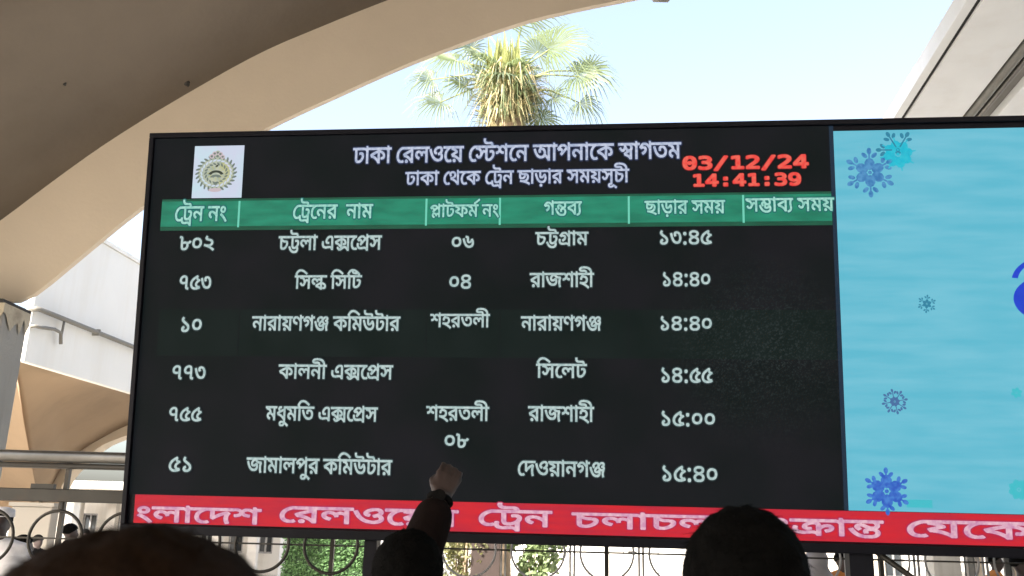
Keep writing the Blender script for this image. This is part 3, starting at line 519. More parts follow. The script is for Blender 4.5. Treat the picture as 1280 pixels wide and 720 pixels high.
    322: "384,626 424,626q 483,601q 516,552q 516,515 516,468q 461,393q 416,360 386,338q 345,300q 345,276 345,257q 368,234q 389,234 415,234q 461,257q 489,282 565,255 573,234q 581,185q 581,158 581,88q 479,0q 380,0 333,0q 235,30q 141,113q 59,269q 28,395 105,417 131,308q 194,173q 265,102q 341,76q 380,76 419,76q 475,97q 505,139q 505,170 505,182q 499,212q 491,229 551,236 517,207q 443,165q 390,165 334,165q 268,226q 268,272 268,307q 301,359q 350,400q 375,418 404,439q 447,481q 447,506 447,515q 438,538q 411,555q 384,555 349,555q 291,528q 257,490q 257,474 257,460q 275,438q 290,430 237,370 202,390q 175,444q 175,467 175,494q 209,550q 268,597q 343,626q|673,627 732,627q 798,569q 798,523 798,500q 773,452q 711,410q 655,396 639,460 677,469q 722,496q 722,521 722,541q 694,559q 669,559 623,559q 533,486q 503,432 446,468 482,519q 552,590q 628,627q|658,250 619,250q 554,280q 504,330q 466,392q 453,425 507,490 520,431q 565,354q 627,318q 666,318 689,318q 728,340q 728,370 728,391q 694,425q 661,435 716,471 737,463q 778,433q 804,391q 804,363 804,318q 732,250q|744,144 744,122q 757,42q 770,9 699,-7 685,37q 669,125q 669,165 669,210q 692,278q 707,300 737,324 787,272 762,241q 744,179q",
    324: "658,622 658,551 261,551 261,235 261,191q 271,155q 278,147 296,126q 333,126 369,126q 436,161q 489,219q 519,290q 519,325 519,352q 491,384q 454,384 442,384q 413,380q 401,377 390,448 409,453q 450,459q 473,459 510,459q 566,431q 597,373q 597,328 597,276q 553,178q 477,100q 380,54q 328,54 291,54q 238,76q 221,93 205,112q 184,166q 184,221 184,551 -10,551 -10,622|475,622 474,663q 437,699q 395,699 301,699 236,699q 165,717q 140,736 113,756q 86,819q 86,859 86,872q 89,897q 91,912 165,907 163,896q 161,879q 161,869 161,847q 170,813q 180,802 194,786q 247,771q 296,771 374,771 427,771q 489,755q 511,734 528,718q 546,663q 547,622|553,45 553,-6q 506,-86q 410,-131q 335,-131 272,-131q 153,-81q 52,36q 15,136 89,160 119,79q 191,-16q 282,-57q 340,-57 380,-57q 441,-36q 476,8q 476,42 476,61q 466,103q 449,125 517,163 536,138q 553,76q",
    357: "507,304 472,304q 420,318q 372,350q 341,377 316,400q 289,417q 273,417 257,417q 230,396q 230,375 230,357q 253,326q 272,308 217,253 187,280q 148,341q 148,380 148,417q 182,465q 235,489q 261,489 302,489q 360,458q 392,429 427,398q 473,371q 504,371 536,371q 574,405q 574,442 574,480q 533,549q 504,575 583,591 599,577q 630,532q 651,475q 651,442 651,397q 619,336q 556,304q|731,622 731,551 -10,551 -10,622|421,-55 334,-55q 187,10q 69,159q 24,284 99,307 134,210q 222,83q 340,20q 417,20 507,20q 581,87q 581,143 581,176q 556,226q 507,254q 472,254 448,254q 418,238q 403,211q 403,194 403,187q 408,160q 412,149 337,135 331,152q 324,192q 324,206 324,243q 364,293q 430,319q 468,319 530,319q 614,270q 657,189q 657,140 657,81q 603,-7q 498,-55q",
    380: "291,629 353,629q 447,580q 540,480q 600,401 545,362 508,414q 447,487q 390,534q 330,556q 295,556 258,556q 192,534q 137,498q 114,478 106,477 122,486q 159,497q 182,497 235,497q 281,436q 281,396 281,389q 280,371q 278,363 169,299 190,317q 216,354q 216,383 216,401q 190,434q 160,434 144,434q 111,423q 95,413 22,485 62,528q 146,592q 238,629q|498,474 216,238 162,297 254,368 266,370 277,381q 298,399q 320,418q 333,428 451,526|726,622 726,551 621,551 621,231 544,231 544,396 549,446 546,470q 544,526q 544,558 544,688 597,688 620,622|271,228 312,228q 381,195q 400,164 411,187q 448,208q 473,208 503,208q 555,179q 583,154 545,169 544,180q 544,203q 544,214 544,256 621,255 621,0 544,0 544,164 577,78 552,106q 510,140q 485,140 464,140q 436,115q 436,86 436,77q 437,61q 438,54 377,51 370,103q 317,160q 278,160 249,160q 218,130q 218,109 218,81q 257,46q 302,29 273,-39 213,-17q 140,54q 140,113 140,162q 214,228q",
    396: "501,300 469,300q 416,315q 367,344q 339,365 314,385q 286,399q 269,399 251,399q 229,381q 229,363 229,348q 249,321q 265,308 210,253 184,275q 147,333q 147,369 147,404q 180,448q 233,470q 262,470 286,470q 328,454q 366,430q 383,418 416,395q 464,371q 494,371 530,371q 568,405q 568,442 568,480q 528,549q 498,575 577,591 593,577q 624,532q 645,475q 645,442 645,397q 613,334q 549,300q|192,601 238,589 303,563q 350,497q 350,442 350,434q 348,414q 346,405 270,407 272,418q 273,436q 273,444 273,485q 225,544q 170,556|734,622 734,551 -10,551 -10,622|420,136 365,136q 293,194q 293,252 293,273q 308,318q 316,333 390,310 383,299q 372,269q 372,253 372,227q 404,205q 422,205 452,205q 512,248q 536,296 599,306 606,269 581,225q 525,165q 460,136q|421,-51 334,-51q 187,14q 69,163q 24,288 99,311 134,214q 222,87q 340,24q 417,24 510,24q 590,87q 590,139 590,179q 561,236q 539,257 599,306 631,266q 666,187q 666,139 666,95q 634,24q 572,-25q 480,-51q",
    403: "204,491 259,491q 331,452q 362,409 346,408 357,441q 412,476q 446,476 482,476q 538,442q 572,414 565,331 540,360q 486,404q 453,404 441,404q 412,394q 391,368q 391,343 391,338q 392,326q 393,319 329,316 320,363q 256,419q 212,419 185,419q 147,402q 128,372q 128,352 128,313q 184,270q 234,253 207,179 161,193q 88,239q 46,309q 46,357 46,396q 88,457q 160,491q|901,622 901,551 629,551 629,264 552,264 552,360 554,406 553,427q 552,469q 552,491 552,551 -10,551 -10,622|629,291 629,-43 552,-43 515,-4q 436,44q 350,72q 302,80 266,160 303,182q 402,231q 507,277q 553,292|552,220 520,208q 442,174q 370,139q 345,125 356,134 412,121q 511,77q 555,38 554,55q 552,98q 552,111|863,101 863,53q 801,-14q 739,-14 726,-14q 699,-11q 687,-9 691,61 697,60q 711,59q 720,59 761,59q 786,89q 786,109 786,148q 706,209q 627,222 627,294 690,283q 797,234q 863,156q",
    434: "188,127 161,127q 112,149q 63,200q 35,244 96,281 123,233q 159,203q 180,203 197,203q 228,224q 265,276q 289,321 312,354 339,410q 386,449q 415,449 448,449q 501,412q 536,374 539,343 532,292 502,331q 457,375q 436,375 422,375q 398,359q 368,314q 343,268 316,219q 272,156q 223,127q|271,271 261,339q 240,419q 214,441 189,464q 103,487q 38,495 53,571 107,551 164,542q 240,514q 287,469q 311,403q 315,356|993,622 993,551 588,551 588,205 588,161q 598,125q 605,117 623,96q 659,96 699,96q 769,134q 795,162 824,193q 855,263q 855,299 855,331q 823,364q 786,364 774,364q 746,360q 733,357 722,428 741,433q 782,439q 805,439 842,439q 900,411q 933,351q 933,303 933,244q 875,133q 831,95 794,63q 707,24q 655,24 618,24q 565,46q 548,63 532,82q 511,136q 511,191 511,337 515,373 513,391q 511,432q 511,458 511,551 -10,551 -10,622|811,622 810,663q 773,699q 731,699 637,699 572,699q 501,717q 476,736 449,756q 422,819q 422,859 422,872q 425,897q 427,912 501,907 499,896q 497,879q 497,869 497,847q 506,813q 516,802 530,786q 583,771q 632,771 710,771 763,771q 825,755q 847,734 864,718q 882,663q 883,622",
    450: "356,622 356,551 336,551 305,544q 233,497q 169,422q 128,322q 128,262 128,190q 171,105q 235,69q 267,69 292,69q 326,79q 348,92 383,31 357,11q 295,-5q 263,-5 200,-5q 104,61q 49,180q 49,260 49,337q 98,458q 177,548q 269,607q 312,622",
    520: "843,622 843,551 438,551 438,205 438,161q 448,125q 455,117 473,96q 510,96 549,96q 619,134q 645,162 674,193q 705,263q 705,299 705,331q 673,364q 636,364 624,364q 596,360q 583,357 572,428 591,433q 632,439q 655,439 692,439q 750,411q 783,351q 783,303 783,244q 725,133q 681,95 644,63q 557,24q 505,24 468,24q 415,46q 398,63 382,82q 361,136q 361,191 361,551 256,551 256,622|661,622 660,663q 617,695q 573,695 487,695 422,695q 351,713q 326,732 299,752q 272,815q 272,855 272,868q 275,894q 277,909 351,904 349,893q 347,874q 347,864 347,842q 356,808q 366,797 380,781q 433,764q 482,764 510,764 527,764q 573,760q 643,747q 695,734 712,718q 732,663q 733,622|276,622 276,551 171,551 171,0 94,0 94,551 -10,551 -10,622 82,622 66,641q 33,683q 20,704 54,763q 132,860q 238,917q 313,917 384,917q 505,873q 626,791q 695,734 655,688 603,729q 516,788q 440,827q 366,846q 325,846 270,846q 190,807q 131,738q 106,693 114,678q 142,642q 160,622",
    611: "147,414 121,414q 85,446q 85,482 85,520q 121,550q 147,550 173,550q 209,520q 209,482 209,446q 173,414q|147,-14 121,-14q 85,18q 85,54 85,92q 121,122q 147,122 173,122q 209,92q 209,54 209,18q 173,-14q",
    9048: "236,366 236,393q 273,432q 300,432 327,432q 366,393q 366,366 366,339q 328,301q 300,301 272,301q 236,338q|301,664 232,664q 164,516q 164,364 164,212q 232,64q 301,64 370,64q 438,212q 438,364 438,516q 370,664q|301,742 417,742q 537,551q 537,364 537,177q 417,-14q 301,-14 184,-14q 65,177q 65,364 65,551q 184,742q",
    9049: "132,83 285,83 285,640 120,603 120,693 284,729 383,729 383,83 534,83 534,0 132,0",
    9050: "182,83 517,83 517,0 74,0 74,83 166,179q 302,327q 328,357 377,417q 411,490q 411,529 411,590q 339,659q 277,659 232,659q 135,627q 80,594 80,694 130,718q 228,742q 275,742 382,742q 512,628q 512,536 512,489q 469,396q 420,339 393,307q 289,195q",
    9051: "379,390 451,371q 527,274q 527,201 527,101q 392,-14q 272,-14 222,-14q 117,4q 67,22 67,120 117,94q 213,69q 261,69 342,69q 429,142q 429,211 429,274q 342,349q 268,349 193,349 193,430 268,430 336,430q 412,490q 412,543 412,599q 341,659q 276,659 232,659q 140,640q 89,620 89,711 148,727q 240,742q 276,742 382,742q 510,635q 510,547 510,487q 443,407q",
    9052: "359,639 129,254 359,254|343,729 457,729 457,254 554,254 554,174 457,174 457,0 359,0 359,174 50,174 50,267",
    9056: "301,346 235,346q 163,272q 163,205 163,138q 236,63q 301,63 367,63q 439,137q 439,205 439,272q 366,346q|215,387 152,403q 81,491q 81,553 81,640q 199,742q 301,742 403,742q 521,640q 521,553 521,491q 450,403q 387,387 460,371q 538,273q 538,196 538,97q 412,-14q 301,-14 189,-14q 64,97q 64,195 64,273q 142,371q|179,544 179,485q 242,424q 301,424 360,424q 423,485q 423,544 423,604q 361,666q 301,666 242,666q 179,603q",
    9057: "291,323 354,323q 426,414q 426,494 426,574q 354,665q 291,665 226,665q 159,579q 159,494 159,409q 225,323q|115,15 115,106 146,88q 215,69q 253,69 347,69q 443,210q 443,347 420,298q 337,246q 283,246 178,246q 62,376q 62,495 62,613q 181,742q 289,742 416,742q 534,560q 534,364 534,180q 392,-14q 257,-14 221,-14q 149,1q",
    9047: "434,729 527,729 143,-93 50,-93",
    9058: "239,519 362,519 362,371 239,371|239,149 362,149 362,0 239,0",
}
SHAPED = {
    'ঢাকা রেলওয়ে স্টেশনে আপনাকে স্বাগতম': ("33,0,0 54,567,0 20,833,0 54,1640,0 3,1906,0 450,2166,0 46,2512,0 47,3108,0 18,3839,0 61,4577,0 70,4923,0 3,5549,0 450,5809,0 434,6155,0 48,7138,0 61,7815,0 39,8161,0 3,8765,0 9,9025,0 40,10183,0 39,10899,0 54,11503,0 61,11769,0 20,12115,0 3,12922,0 275,13182,0 54,13902,0 22,14168,0 35,14824,0 44,15531,0", 16153),
    'ঢাকা থেকে ট্রেন ছাড়ার সময়সূচী': ("33,0,0 54,567,0 20,833,0 54,1640,0 3,1906,0 450,2166,0 36,2512,0 61,3157,0 20,3503,0 3,4310,0 450,4570,0 214,4916,0 39,5591,0 3,6195,0 26,6455,0 54,7142,0 68,7408,0 54,8120,0 46,8386,0 3,8982,0 50,9242,0 44,9924,0 70,10546,0 50,11172,0 58,11854,0 25,11854,0 56,12421,0", 12687),
    'ট্রেন নং': ("450,0,0 214,346,0 39,1021,0 3,1625,0 39,1885,0 6,2489,0", 2927),
    'ট্রেনের  নাম': ("450,0,0 214,346,0 61,1021,0 39,1367,0 46,1971,0 3,2567,0 3,2827,0 39,3087,0 54,3691,0 44,3957,0", 4579),
    'প্লাটফর্ম নং': ("380,0,0 54,716,0 30,982,0 41,1549,0 44,2387,0 131,3009,0 3,3009,0 39,3269,0 6,3873,0", 4311),
    'গন্তব্য': ("22,0,0 357,656,0 42,1377,0 202,1973,0", 2228),
    'ছাড়ার সময়': ("26,0,0 54,687,0 68,953,0 54,1665,0 46,1931,0 3,2527,0 50,2787,0 44,3469,0 70,4091,0", 4717),
    'সম্ভাব্য সময়': ("50,0,0 396,682,0 54,1406,0 42,1672,0 202,2268,0 3,2523,0 50,2783,0 44,3465,0 70,4087,0", 4713),
    '৮০২': ("83,0,0 75,592,0 77,1184,0", 1776),
    'চট্টলা এক্সপ্রেস': ("25,0,0 324,567,0 47,1215,0 54,1946,0 3,2212,0 16,2472,0 293,3230,0 61,4143,0 224,4489,0 50,5244,0", 5926),
    '০৬': ("75,0,0 81,592,0", 1184),
    'চট্টগ্রাম': ("25,0,0 324,567,0 205,1215,0 54,1942,0 44,2208,0", 2830),
    '১৩:৪৫': ("76,0,0 78,592,0 611,1184,0 79,1478,0 80,2070,0", 2662),
    '৭৫৩': ("82,0,0 80,592,0 78,1184,0", 1776),
    'সিল্ক সিটি': ("55,0,0 50,266,0 403,948,0 3,1839,0 55,2099,0 50,2365,0 520,3047,0", 3880),
    '০৪': ("75,0,0 79,592,0", 1184),
    'রাজশাহী': ("46,0,0 54,596,0 27,862,0 48,1779,0 54,2456,0 51,2722,0 56,3252,0", 3518),
    '১৪:৪০': ("76,0,0 79,592,0 611,1184,0 79,1478,0 75,2070,0", 2662),
    '১০': ("76,0,0 75,592,0", 1184),
    'নারায়ণগঞ্জ কমিউটার': ("39,0,0 54,604,0 46,870,0 54,1466,0 70,1732,0 34,2358,0 22,2978,0 322,3634,0 3,4494,0 20,4754,0 55,5561,0 44,5827,0 12,6449,0 30,7161,0 54,7728,0 46,7994,0", 8590),
    'শহরতলী': ("48,0,0 51,677,0 46,1207,0 35,1803,0 47,2510,0 56,3241,0", 3507),
    'নারায়ণগঞ্জ': ("39,0,0 54,604,0 46,870,0 54,1466,0 70,1732,0 34,2358,0 22,2978,0 322,3634,0", 4494),
    '৭৭৩': ("82,0,0 82,592,0 78,1184,0", 1776),
    'কালনী এক্সপ্রেস': ("20,0,0 54,807,0 47,1073,0 39,1804,0 56,2408,0 3,2674,0 16,2934,0 293,3692,0 61,4605,0 224,4951,0 50,5706,0", 6388),
    'সিলেট': ("55,0,0 50,266,0 61,948,0 47,1294,0 30,2025,0", 2592),
    '১৪:৫৫': ("76,0,0 79,592,0 611,1184,0 80,1478,0 80,2070,0", 2662),
    '৭৫৫': ("82,0,0 80,592,0 80,1184,0", 1776),
    'মধুমতি এক্সপ্রেস': ("44,0,0 38,622,0 57,1218,0 44,1218,0 55,1840,0 35,2106,0 3,2813,0 16,3073,0 293,3831,0 61,4744,0 224,5090,0 50,5845,0", 6527),
    '০৮': ("75,0,0 83,592,0", 1184),
    '১৫:০০': ("76,0,0 80,592,0 611,1184,0 75,1478,0 75,2070,0", 2662),
    '৫১': ("80,0,0 76,592,0", 1184),
    'জামালপুর কমিউটার': ("27,0,0 54,917,0 44,1183,0 54,1805,0 47,2071,0 40,2802,0 57,3518,0 46,3518,0 3,4114,0 20,4374,0 55,5181,0 44,5447,0 12,6069,0 30,6781,0 54,7348,0 46,7614,0", 8210),
    'দেওয়ানগঞ্জ': ("450,0,0 37,346,0 18,949,0 70,1687,0 54,2313,0 39,2579,0 22,3183,0 322,3839,0", 4699),
    '১৫:৪০': ("76,0,0 80,592,0 611,1184,0 79,1478,0 75,2070,0", 2662),
    'ংলাদেশ': ("6,0,0 47,438,0 54,1169,0 61,1435,0 37,1781,0 48,2384,0", 3061),
    'রেলওয়ের': ("450,0,0 46,346,0 47,942,0 18,1673,0 61,2411,0 70,2757,0 46,3383,0", 3979),
    'ট্রেন': ("450,0,0 214,346,0 39,1021,0", 1625),
    'চলাচল': ("25,0,0 47,567,0 54,1298,0 25,1564,0 47,2131,0", 2862),
    'সংক্রান্ত': ("50,0,0 6,682,0 203,1120,0 54,2050,0 357,2316,0", 3037),
    'যেকোন': ("450,0,0 45,346,0 61,972,0 20,1318,0 54,2125,0 39,2391,0", 2995),
}

# ------------------------------------------------------------------ lettering from outlines
def parse_contour(s):
    pts = []
    for w in s.split(' '):
        q = w.endswith('q'); x, y = (w[:-1] if q else w).split(',')
        pts.append((float(x), float(y), not q))
    ex = []
    N = len(pts)
    for i in range(N):
        a, b = pts[i], pts[(i + 1) % N]; ex.append(a)
        if not a[2] and not b[2]: ex.append(((a[0]+b[0])/2, (a[1]+b[1])/2, True))
    s0 = next(i for i, p in enumerate(ex) if p[2]); ex = ex[s0:] + ex[:s0]; ex.append(ex[0])
    out = []; i = 0
    while i < len(ex) - 1:
        a = ex[i]
        if ex[i + 1][2]: out.append(V((a[0], a[1]))); i += 1
        else:
            b, c = ex[i + 1], ex[i + 2]; L_ = math.hypot(c[0]-a[0], c[1]-a[1]); m = 2 if L_ < 70 else 3 if L_ < 170 else 5
            for k in range(m):
                t = k / m
                out.append(V(((1-t)**2*a[0]+2*t*(1-t)*b[0]+t*t*c[0], (1-t)**2*a[1]+2*t*(1-t)*b[1]+t*t*c[1])))
            i += 2
    cl = [p for k, p in enumerate(out) if (p - out[k - 1]).length > 0.5]
    return cl
ROW = 13.0
def spans(cs, y):
    """ink spans of an outline at height y, by winding number"""
    X = []
    for P in cs:
        for i in range(len(P)):
            a, b = P[i-1], P[i]
            if (a.y <= y) != (b.y <= y): X.append((a.x + (y - a.y) * (b.x - a.x) / (b.y - a.y), 1 if b.y > a.y else -1))
    X.sort(); w = 0; out = []
    for x, d in X:
        if w == 0: st = x
        w += d
        if w == 0 and x - st > 1: out.append((st, x))
    return out
_gc = {}
def glyph(gid, wx, wy):
    """LED lettering: the outline widened by wx, wy and cut into thin rows of lit pixels"""
    key = (gid, round(wx), round(wy))
    if key in _gc: return _gc[key]
    cs = [parse_contour(c) for c in GLYPHS[gid].split('|') if c]
    ys = [p.y for c in cs for p in c]
    if not ys: _gc[key] = ([], []); return _gc[key]
    k0, k1 = int(min(ys) // ROW), int(max(ys) // ROW) + 1
    raw = {k: spans(cs, (k + 0.5) * ROW) for k in range(k0, k1)}
    e = int(wy // ROW); vs = []; fs = []
    for k in range(k0 - e, k1 + e):
        S = []
        for j in range(-e, e + 1):
            g_ = wx * math.sqrt(max(0, 1 - (j * ROW / (wy + 1)) ** 2))
            S += [(a - g_, b + g_) for a, b in raw.get(k + j, [])]
        S.sort(); M_ = []
        for a, b in S:
            if M_ and a <= M_[-1][1]: M_[-1][1] = max(M_[-1][1], b)
            else: M_.append([a, b])
        for a, b in M_:
            n = len(vs); y0, y1 = k * ROW, (k + 1) * ROW
            vs += [V((a, y0)), V((b, y0)), V((b, y1)), V((a, y1))]; fs.append((n, n + 1, n + 2, n + 3))
    _gc[key] = (vs, fs)
    return _gc[key]

# ------------------------------------------------------------------ the LED departures board
BU = V((0.994433, -0.105372, 0.0)).normalized()
BV = V((-0.012395, -0.116978, 0.993057)); BV = (BV - BU * BV.dot(BU)).normalized()
BN = BU.cross(BV)                                     # faces the crowd, tilted down a little
BO = V((-2.352303, 5.302378, 4.045581))
board = thing('departure_board', 'large black LED train departures board with red ticker and pale blue side panel', 'display board')
board.matrix_world = Matrix(((BU.x, -BN.x, BV.x, BO.x), (BU.y, -BN.y, BV.y, BO.y), (BU.z, -BN.z, BV.z, BO.z), (0, 0, 0, 1)))
BW, BH = 8.3, 2.5003
def L(px, py):
    p = on_plane(px, py, BO, BN) - BO
    return V((p.dot(BU), p.dot(BV)))
F = 0.030                                             # the bezel stands this far in front of the LED face
mb = MB(); mb.box((0.03, 0.0, -BH + 0.03), (BW - 0.03, 0.16, -0.03)); mb.build('cabinet', black_frame, board)
def bezel(lo, hi):
    m = MB(); m.box((lo[0], -F, lo[1]), (hi[0], 0.17, hi[1])); m.build('bezel', black_frame, board, 0.004)
t_in = L(600, 166).y; b_in = L(570, 664).y; l_in = 0.045
bezel((0.0, -0.032), (BW, 0.0)); bezel((0.0, -BH), (BW, -BH + 0.055)); bezel((0.0, -BH + 0.0551), (0.03, -0.0321)); bezel((BW - 0.03, -BH + 0.0551), (BW, -0.0321))

dark_face = lit('dark_led_face', srgb(17, 25, 26), 0.85, scale=2.2, col2=srgb(28, 29, 34), base=(0.004, 0.004, 0.004), rough=0.7)
def sparkle(m, centre, radius, gain):
    """speckled glow painted over one patch of the panel, imitating moire noise"""
    t = m.node_tree; n = t.nodes; L_ = t.links; p = n['Principled BSDF']
    src = p.inputs['Emission Color'].links[0].from_socket
    tc = n.new('ShaderNodeTexCoord'); vm = n.new('ShaderNodeVectorMath'); vm.operation = 'DISTANCE'; vm.inputs[1].default_value = centre
    L_.new(tc.outputs['Object'], vm.inputs[0])
    mr = n.new('ShaderNodeMapRange'); mr.inputs['From Min'].default_value = radius; mr.inputs['From Max'].default_value = radius * 0.2; L_.new(vm.outputs['Value'], mr.inputs['Value'])
    vz = n.new('ShaderNodeTexNoise'); vz.inputs['Scale'].default_value = 110; vz.inputs['Detail'].default_value = 2; L_.new(tc.outputs['Object'], vz.inputs['Vector'])
    th = n.new('ShaderNodeMapRange'); th.inputs['From Min'].default_value = 0.54; th.inputs['From Max'].default_value = 0.68; L_.new(vz.outputs['Fac'], th.inputs['Value'])
    mu = n.new('ShaderNodeMath'); mu.operation = 'MULTIPLY'; L_.new(mr.outputs[0], mu.inputs[0]); L_.new(th.outputs[0], mu.inputs[1])
    mx = n.new('ShaderNodeMix'); mx.data_type = 'RGBA'; L_.new(mu.outputs[0], mx.inputs[0]); L_.new(src, mx.inputs[6]); mx.inputs[7].default_value = gain + (1,)
    L_.new(mx.outputs[2], p.inputs['Emission Color'])
green_dark = lit('dim_green_led', srgb(17, 30, 28), 0.85, scale=3.0, col2=srgb(25, 36, 35), base=(0.004, 0.004, 0.004), rough=0.7)
green_head = lit('green_led_band', srgb(18, 118, 92), 1.0, scale=5, stretch=(1, 1, 4), col2=srgb(32, 142, 112))
green_low = lit('deep_green_led', srgb(14, 84, 62), 1.0, var=0.15, scale=6)
red_band = lit('red_led_band', srgb(212, 28, 44), 1.0, scale=3.5, stretch=(1, 1, 7), col2=srgb(186, 30, 56))
cyan_panel = lit('pale_blue_led', srgb(92, 184, 207), 1.0, scale=6.0, stretch=(0.3, 1, 2.2), col2=srgb(114, 193, 214), thr=(0.36, 0.66), detail=14)
white_led = lit('white_led_text', srgb(196, 214, 212), 1.0, scale=60, col2=srgb(150, 178, 178), thr=(0.3, 0.72))
head_led = lit('lilac_white_led_text', srgb(205, 212, 232), 1.0, scale=60, col2=srgb(150, 165, 196), thr=(0.3, 0.72))
pale_led = lit('pale_green_led_text', srgb(178, 228, 214), 1.0, scale=60, col2=srgb(120, 190, 176), thr=(0.3, 0.72))
pink_led = lit('pink_white_led_text', srgb(236, 192, 204), 1.0, scale=40, col2=srgb(196, 130, 170), thr=(0.3, 0.72))
red_led = lit('red_led_digits', srgb(238, 62, 58), 1.0, scale=50, col2=srgb(240, 108, 90), thr=(0.35, 0.7))
red_halo = lit('dim_red_led_halo', srgb(120, 10, 22), 1.0)
sep_led = lit('pale_separator_led', srgb(110, 205, 180), 1.0)
seam = lit('dark_seam_led', srgb(12, 40, 62), 1.0)

def plate(name, x0, z0, x1, z1, y, m, parent, th=0.002):
    mb = MB(); mb.box((x0, y, z0), (x1, y + th, z1)); return mb.build(name, m, parent)
X_SEP = L(1046, 400).x
X_SEP = sum(L(x, y).x for x, y in ((1043, 170), (1051, 400), (1059, 625))) / 3
tick_t = (L(300, 624.5).y + L(1200, 638).y) / 2; tick_b = (L(300, 661).y + L(1200, 676.5).y) / 2
face_l = L(188, 400).x
# the timetable screen
tbl = plate('timetable_screen', 0.0301, tick_t + 0.003, X_SEP - 0.025, -0.0325, -0.003, dark_face, board, 0.0028)
pk = L(948, 436)
for m_ in (dark_face, green_dark): sparkle(m_, (pk.x, 0, pk.y), 0.62, srgb(52, 62, 62))
plate('seam', X_SEP - 0.0249, tick_t + 0.003, X_SEP - 0.0005, -0.0325, -0.003, seam, board, 0.0028)
rows = plate('row_tint', L(200, 390).x, L(600, 447).y, X_SEP - 0.03, L(600, 387).y, -0.0045, green_dark, board, 0.0012)
band_t, band_b = (L(300, 252).y + L(1000, 242).y) / 2, (L(300, 286).y + L(1000, 278).y) / 2
hx0 = L(202, 270).x
hdr = plate('heading_band', hx0, band_b + 0.012, X_SEP - 0.027, band_t, -0.006, green_head, board)
plate('heading_edge', hx0, band_b - 0.014, X_SEP - 0.027, band_b + 0.0115, -0.0062, green_low, board)
plate('heading_edge', hx0, band_t + 0.0005, X_SEP - 0.027, band_t + 0.014, -0.0055, green_low, board)
for px, py in ((299, 270), (533, 268), (625, 267), (786, 264), (929, 262)):
    x = L(px, py).x
    plate('separator', x - 0.006, band_b + 0.004, x + 0.006, band_t - 0.002, -0.0085, sep_led, board)
for px in (299, 533, 625, 786):
    x = L(px, 410).x
    plate('row_line', x - 0.003, L(600, 446).y, x + 0.003, L(600, 388).y, -0.0056, dark_face, board, 0.001)
tick = plate('ticker_screen', L(168, 640).x, tick_b, BW - 0.03, tick_t, -0.004, red_band, board, 0.0038)
plate('screen_margin', 0.0301, -BH + 0.0552, BW - 0.031, tick_b - 0.0005, -0.002, black_frame, board, 0.0019)
adv = plate('advert_screen', X_SEP, tick_t + 0.003, BW - 0.031, L(1100, 163).y, -0.003, cyan_panel, board, 0.0028)

def text(name, s, xl, xr, yh, yb, m, parent, y=-0.012, ids=None, fat=17):
    """set one line: from pixel column xl to xr, head line at yh, feet at yb (measured at its left end)"""
    if ids is None:
        spec, wid = SHAPED[s]
        gl = [tuple(int(v) for v in g.split(',')) for g in spec.split(' ')]; H0 = 622.0; off = 20
    else:
        gl = [(9000 + ord(c), 602 * i, 0) for i, c in enumerate(s)]; wid = 602 * len(s); H0 = 729.0; off = 0
    a, c = L(xl, yh), L(xl, yb); b = L(xr, yb)
    sx = (b.x - a.x) / wid; sz = (a.y - c.y) / H0
    mb = MB()
    for g, gx, gy in gl:
        vs, fs = glyph(g, fat * min(1.6, max(0.5, (sz / sx) ** 0.7)), fat)
        mb.add([(a.x + (p.x + gx) * sx, y, c.y + (p.y + gy) * sz) for p in vs], fs)
    return mb.build(name, m, parent)
glow_dark = lit('dim_letter_glow', srgb(28, 46, 50), 1.0)
glow_blue = lit('dim_blue_letter_glow', srgb(26, 40, 72), 1.0)
glow_teal = lit('dim_teal_letter_glow', srgb(16, 100, 100), 1.0)
glow_red = lit('dim_ticker_glow', srgb(176, 38, 84), 1.0)
def word(s, xl, xr, yh, yb, m, parent, **k):
    o = text('lettering', s, xl, xr, yh, yb, m, parent, **k)
    gm = {'white_led_text': glow_dark, 'lilac_white_led_text': glow_blue, 'pale_green_led_text': glow_teal}.get(m.name, glow_red)
    text('letter_glow', s, xl, xr, yh, yb, gm, parent, y=k.get('y', -0.012) + 0.0025, fat=66)
    return o
word('ঢাকা রেলওয়ে স্টেশনে আপনাকে স্বাগতম', 443, 851, 186, 205, head_led, tbl)
word('ঢাকা থেকে ট্রেন ছাড়ার সময়সূচী', 508, 786, 216, 232, head_led, tbl)
for s, xl, xr, yh, yb in (('ট্রেন নং', 220, 284, 259, 277), ('ট্রেনের  নাম', 367, 466, 257, 274), ('প্লাটফর্ম নং', 538, 624, 257, 272),
        ('গন্তব্য', 680, 727, 253, 269), ('ছাড়ার সময়', 806, 906, 252, 268), ('সম্ভাব্য সময়', 932, 1042, 249, 265)):
    word(s, xl, xr, yh, yb, pale_led, hdr)
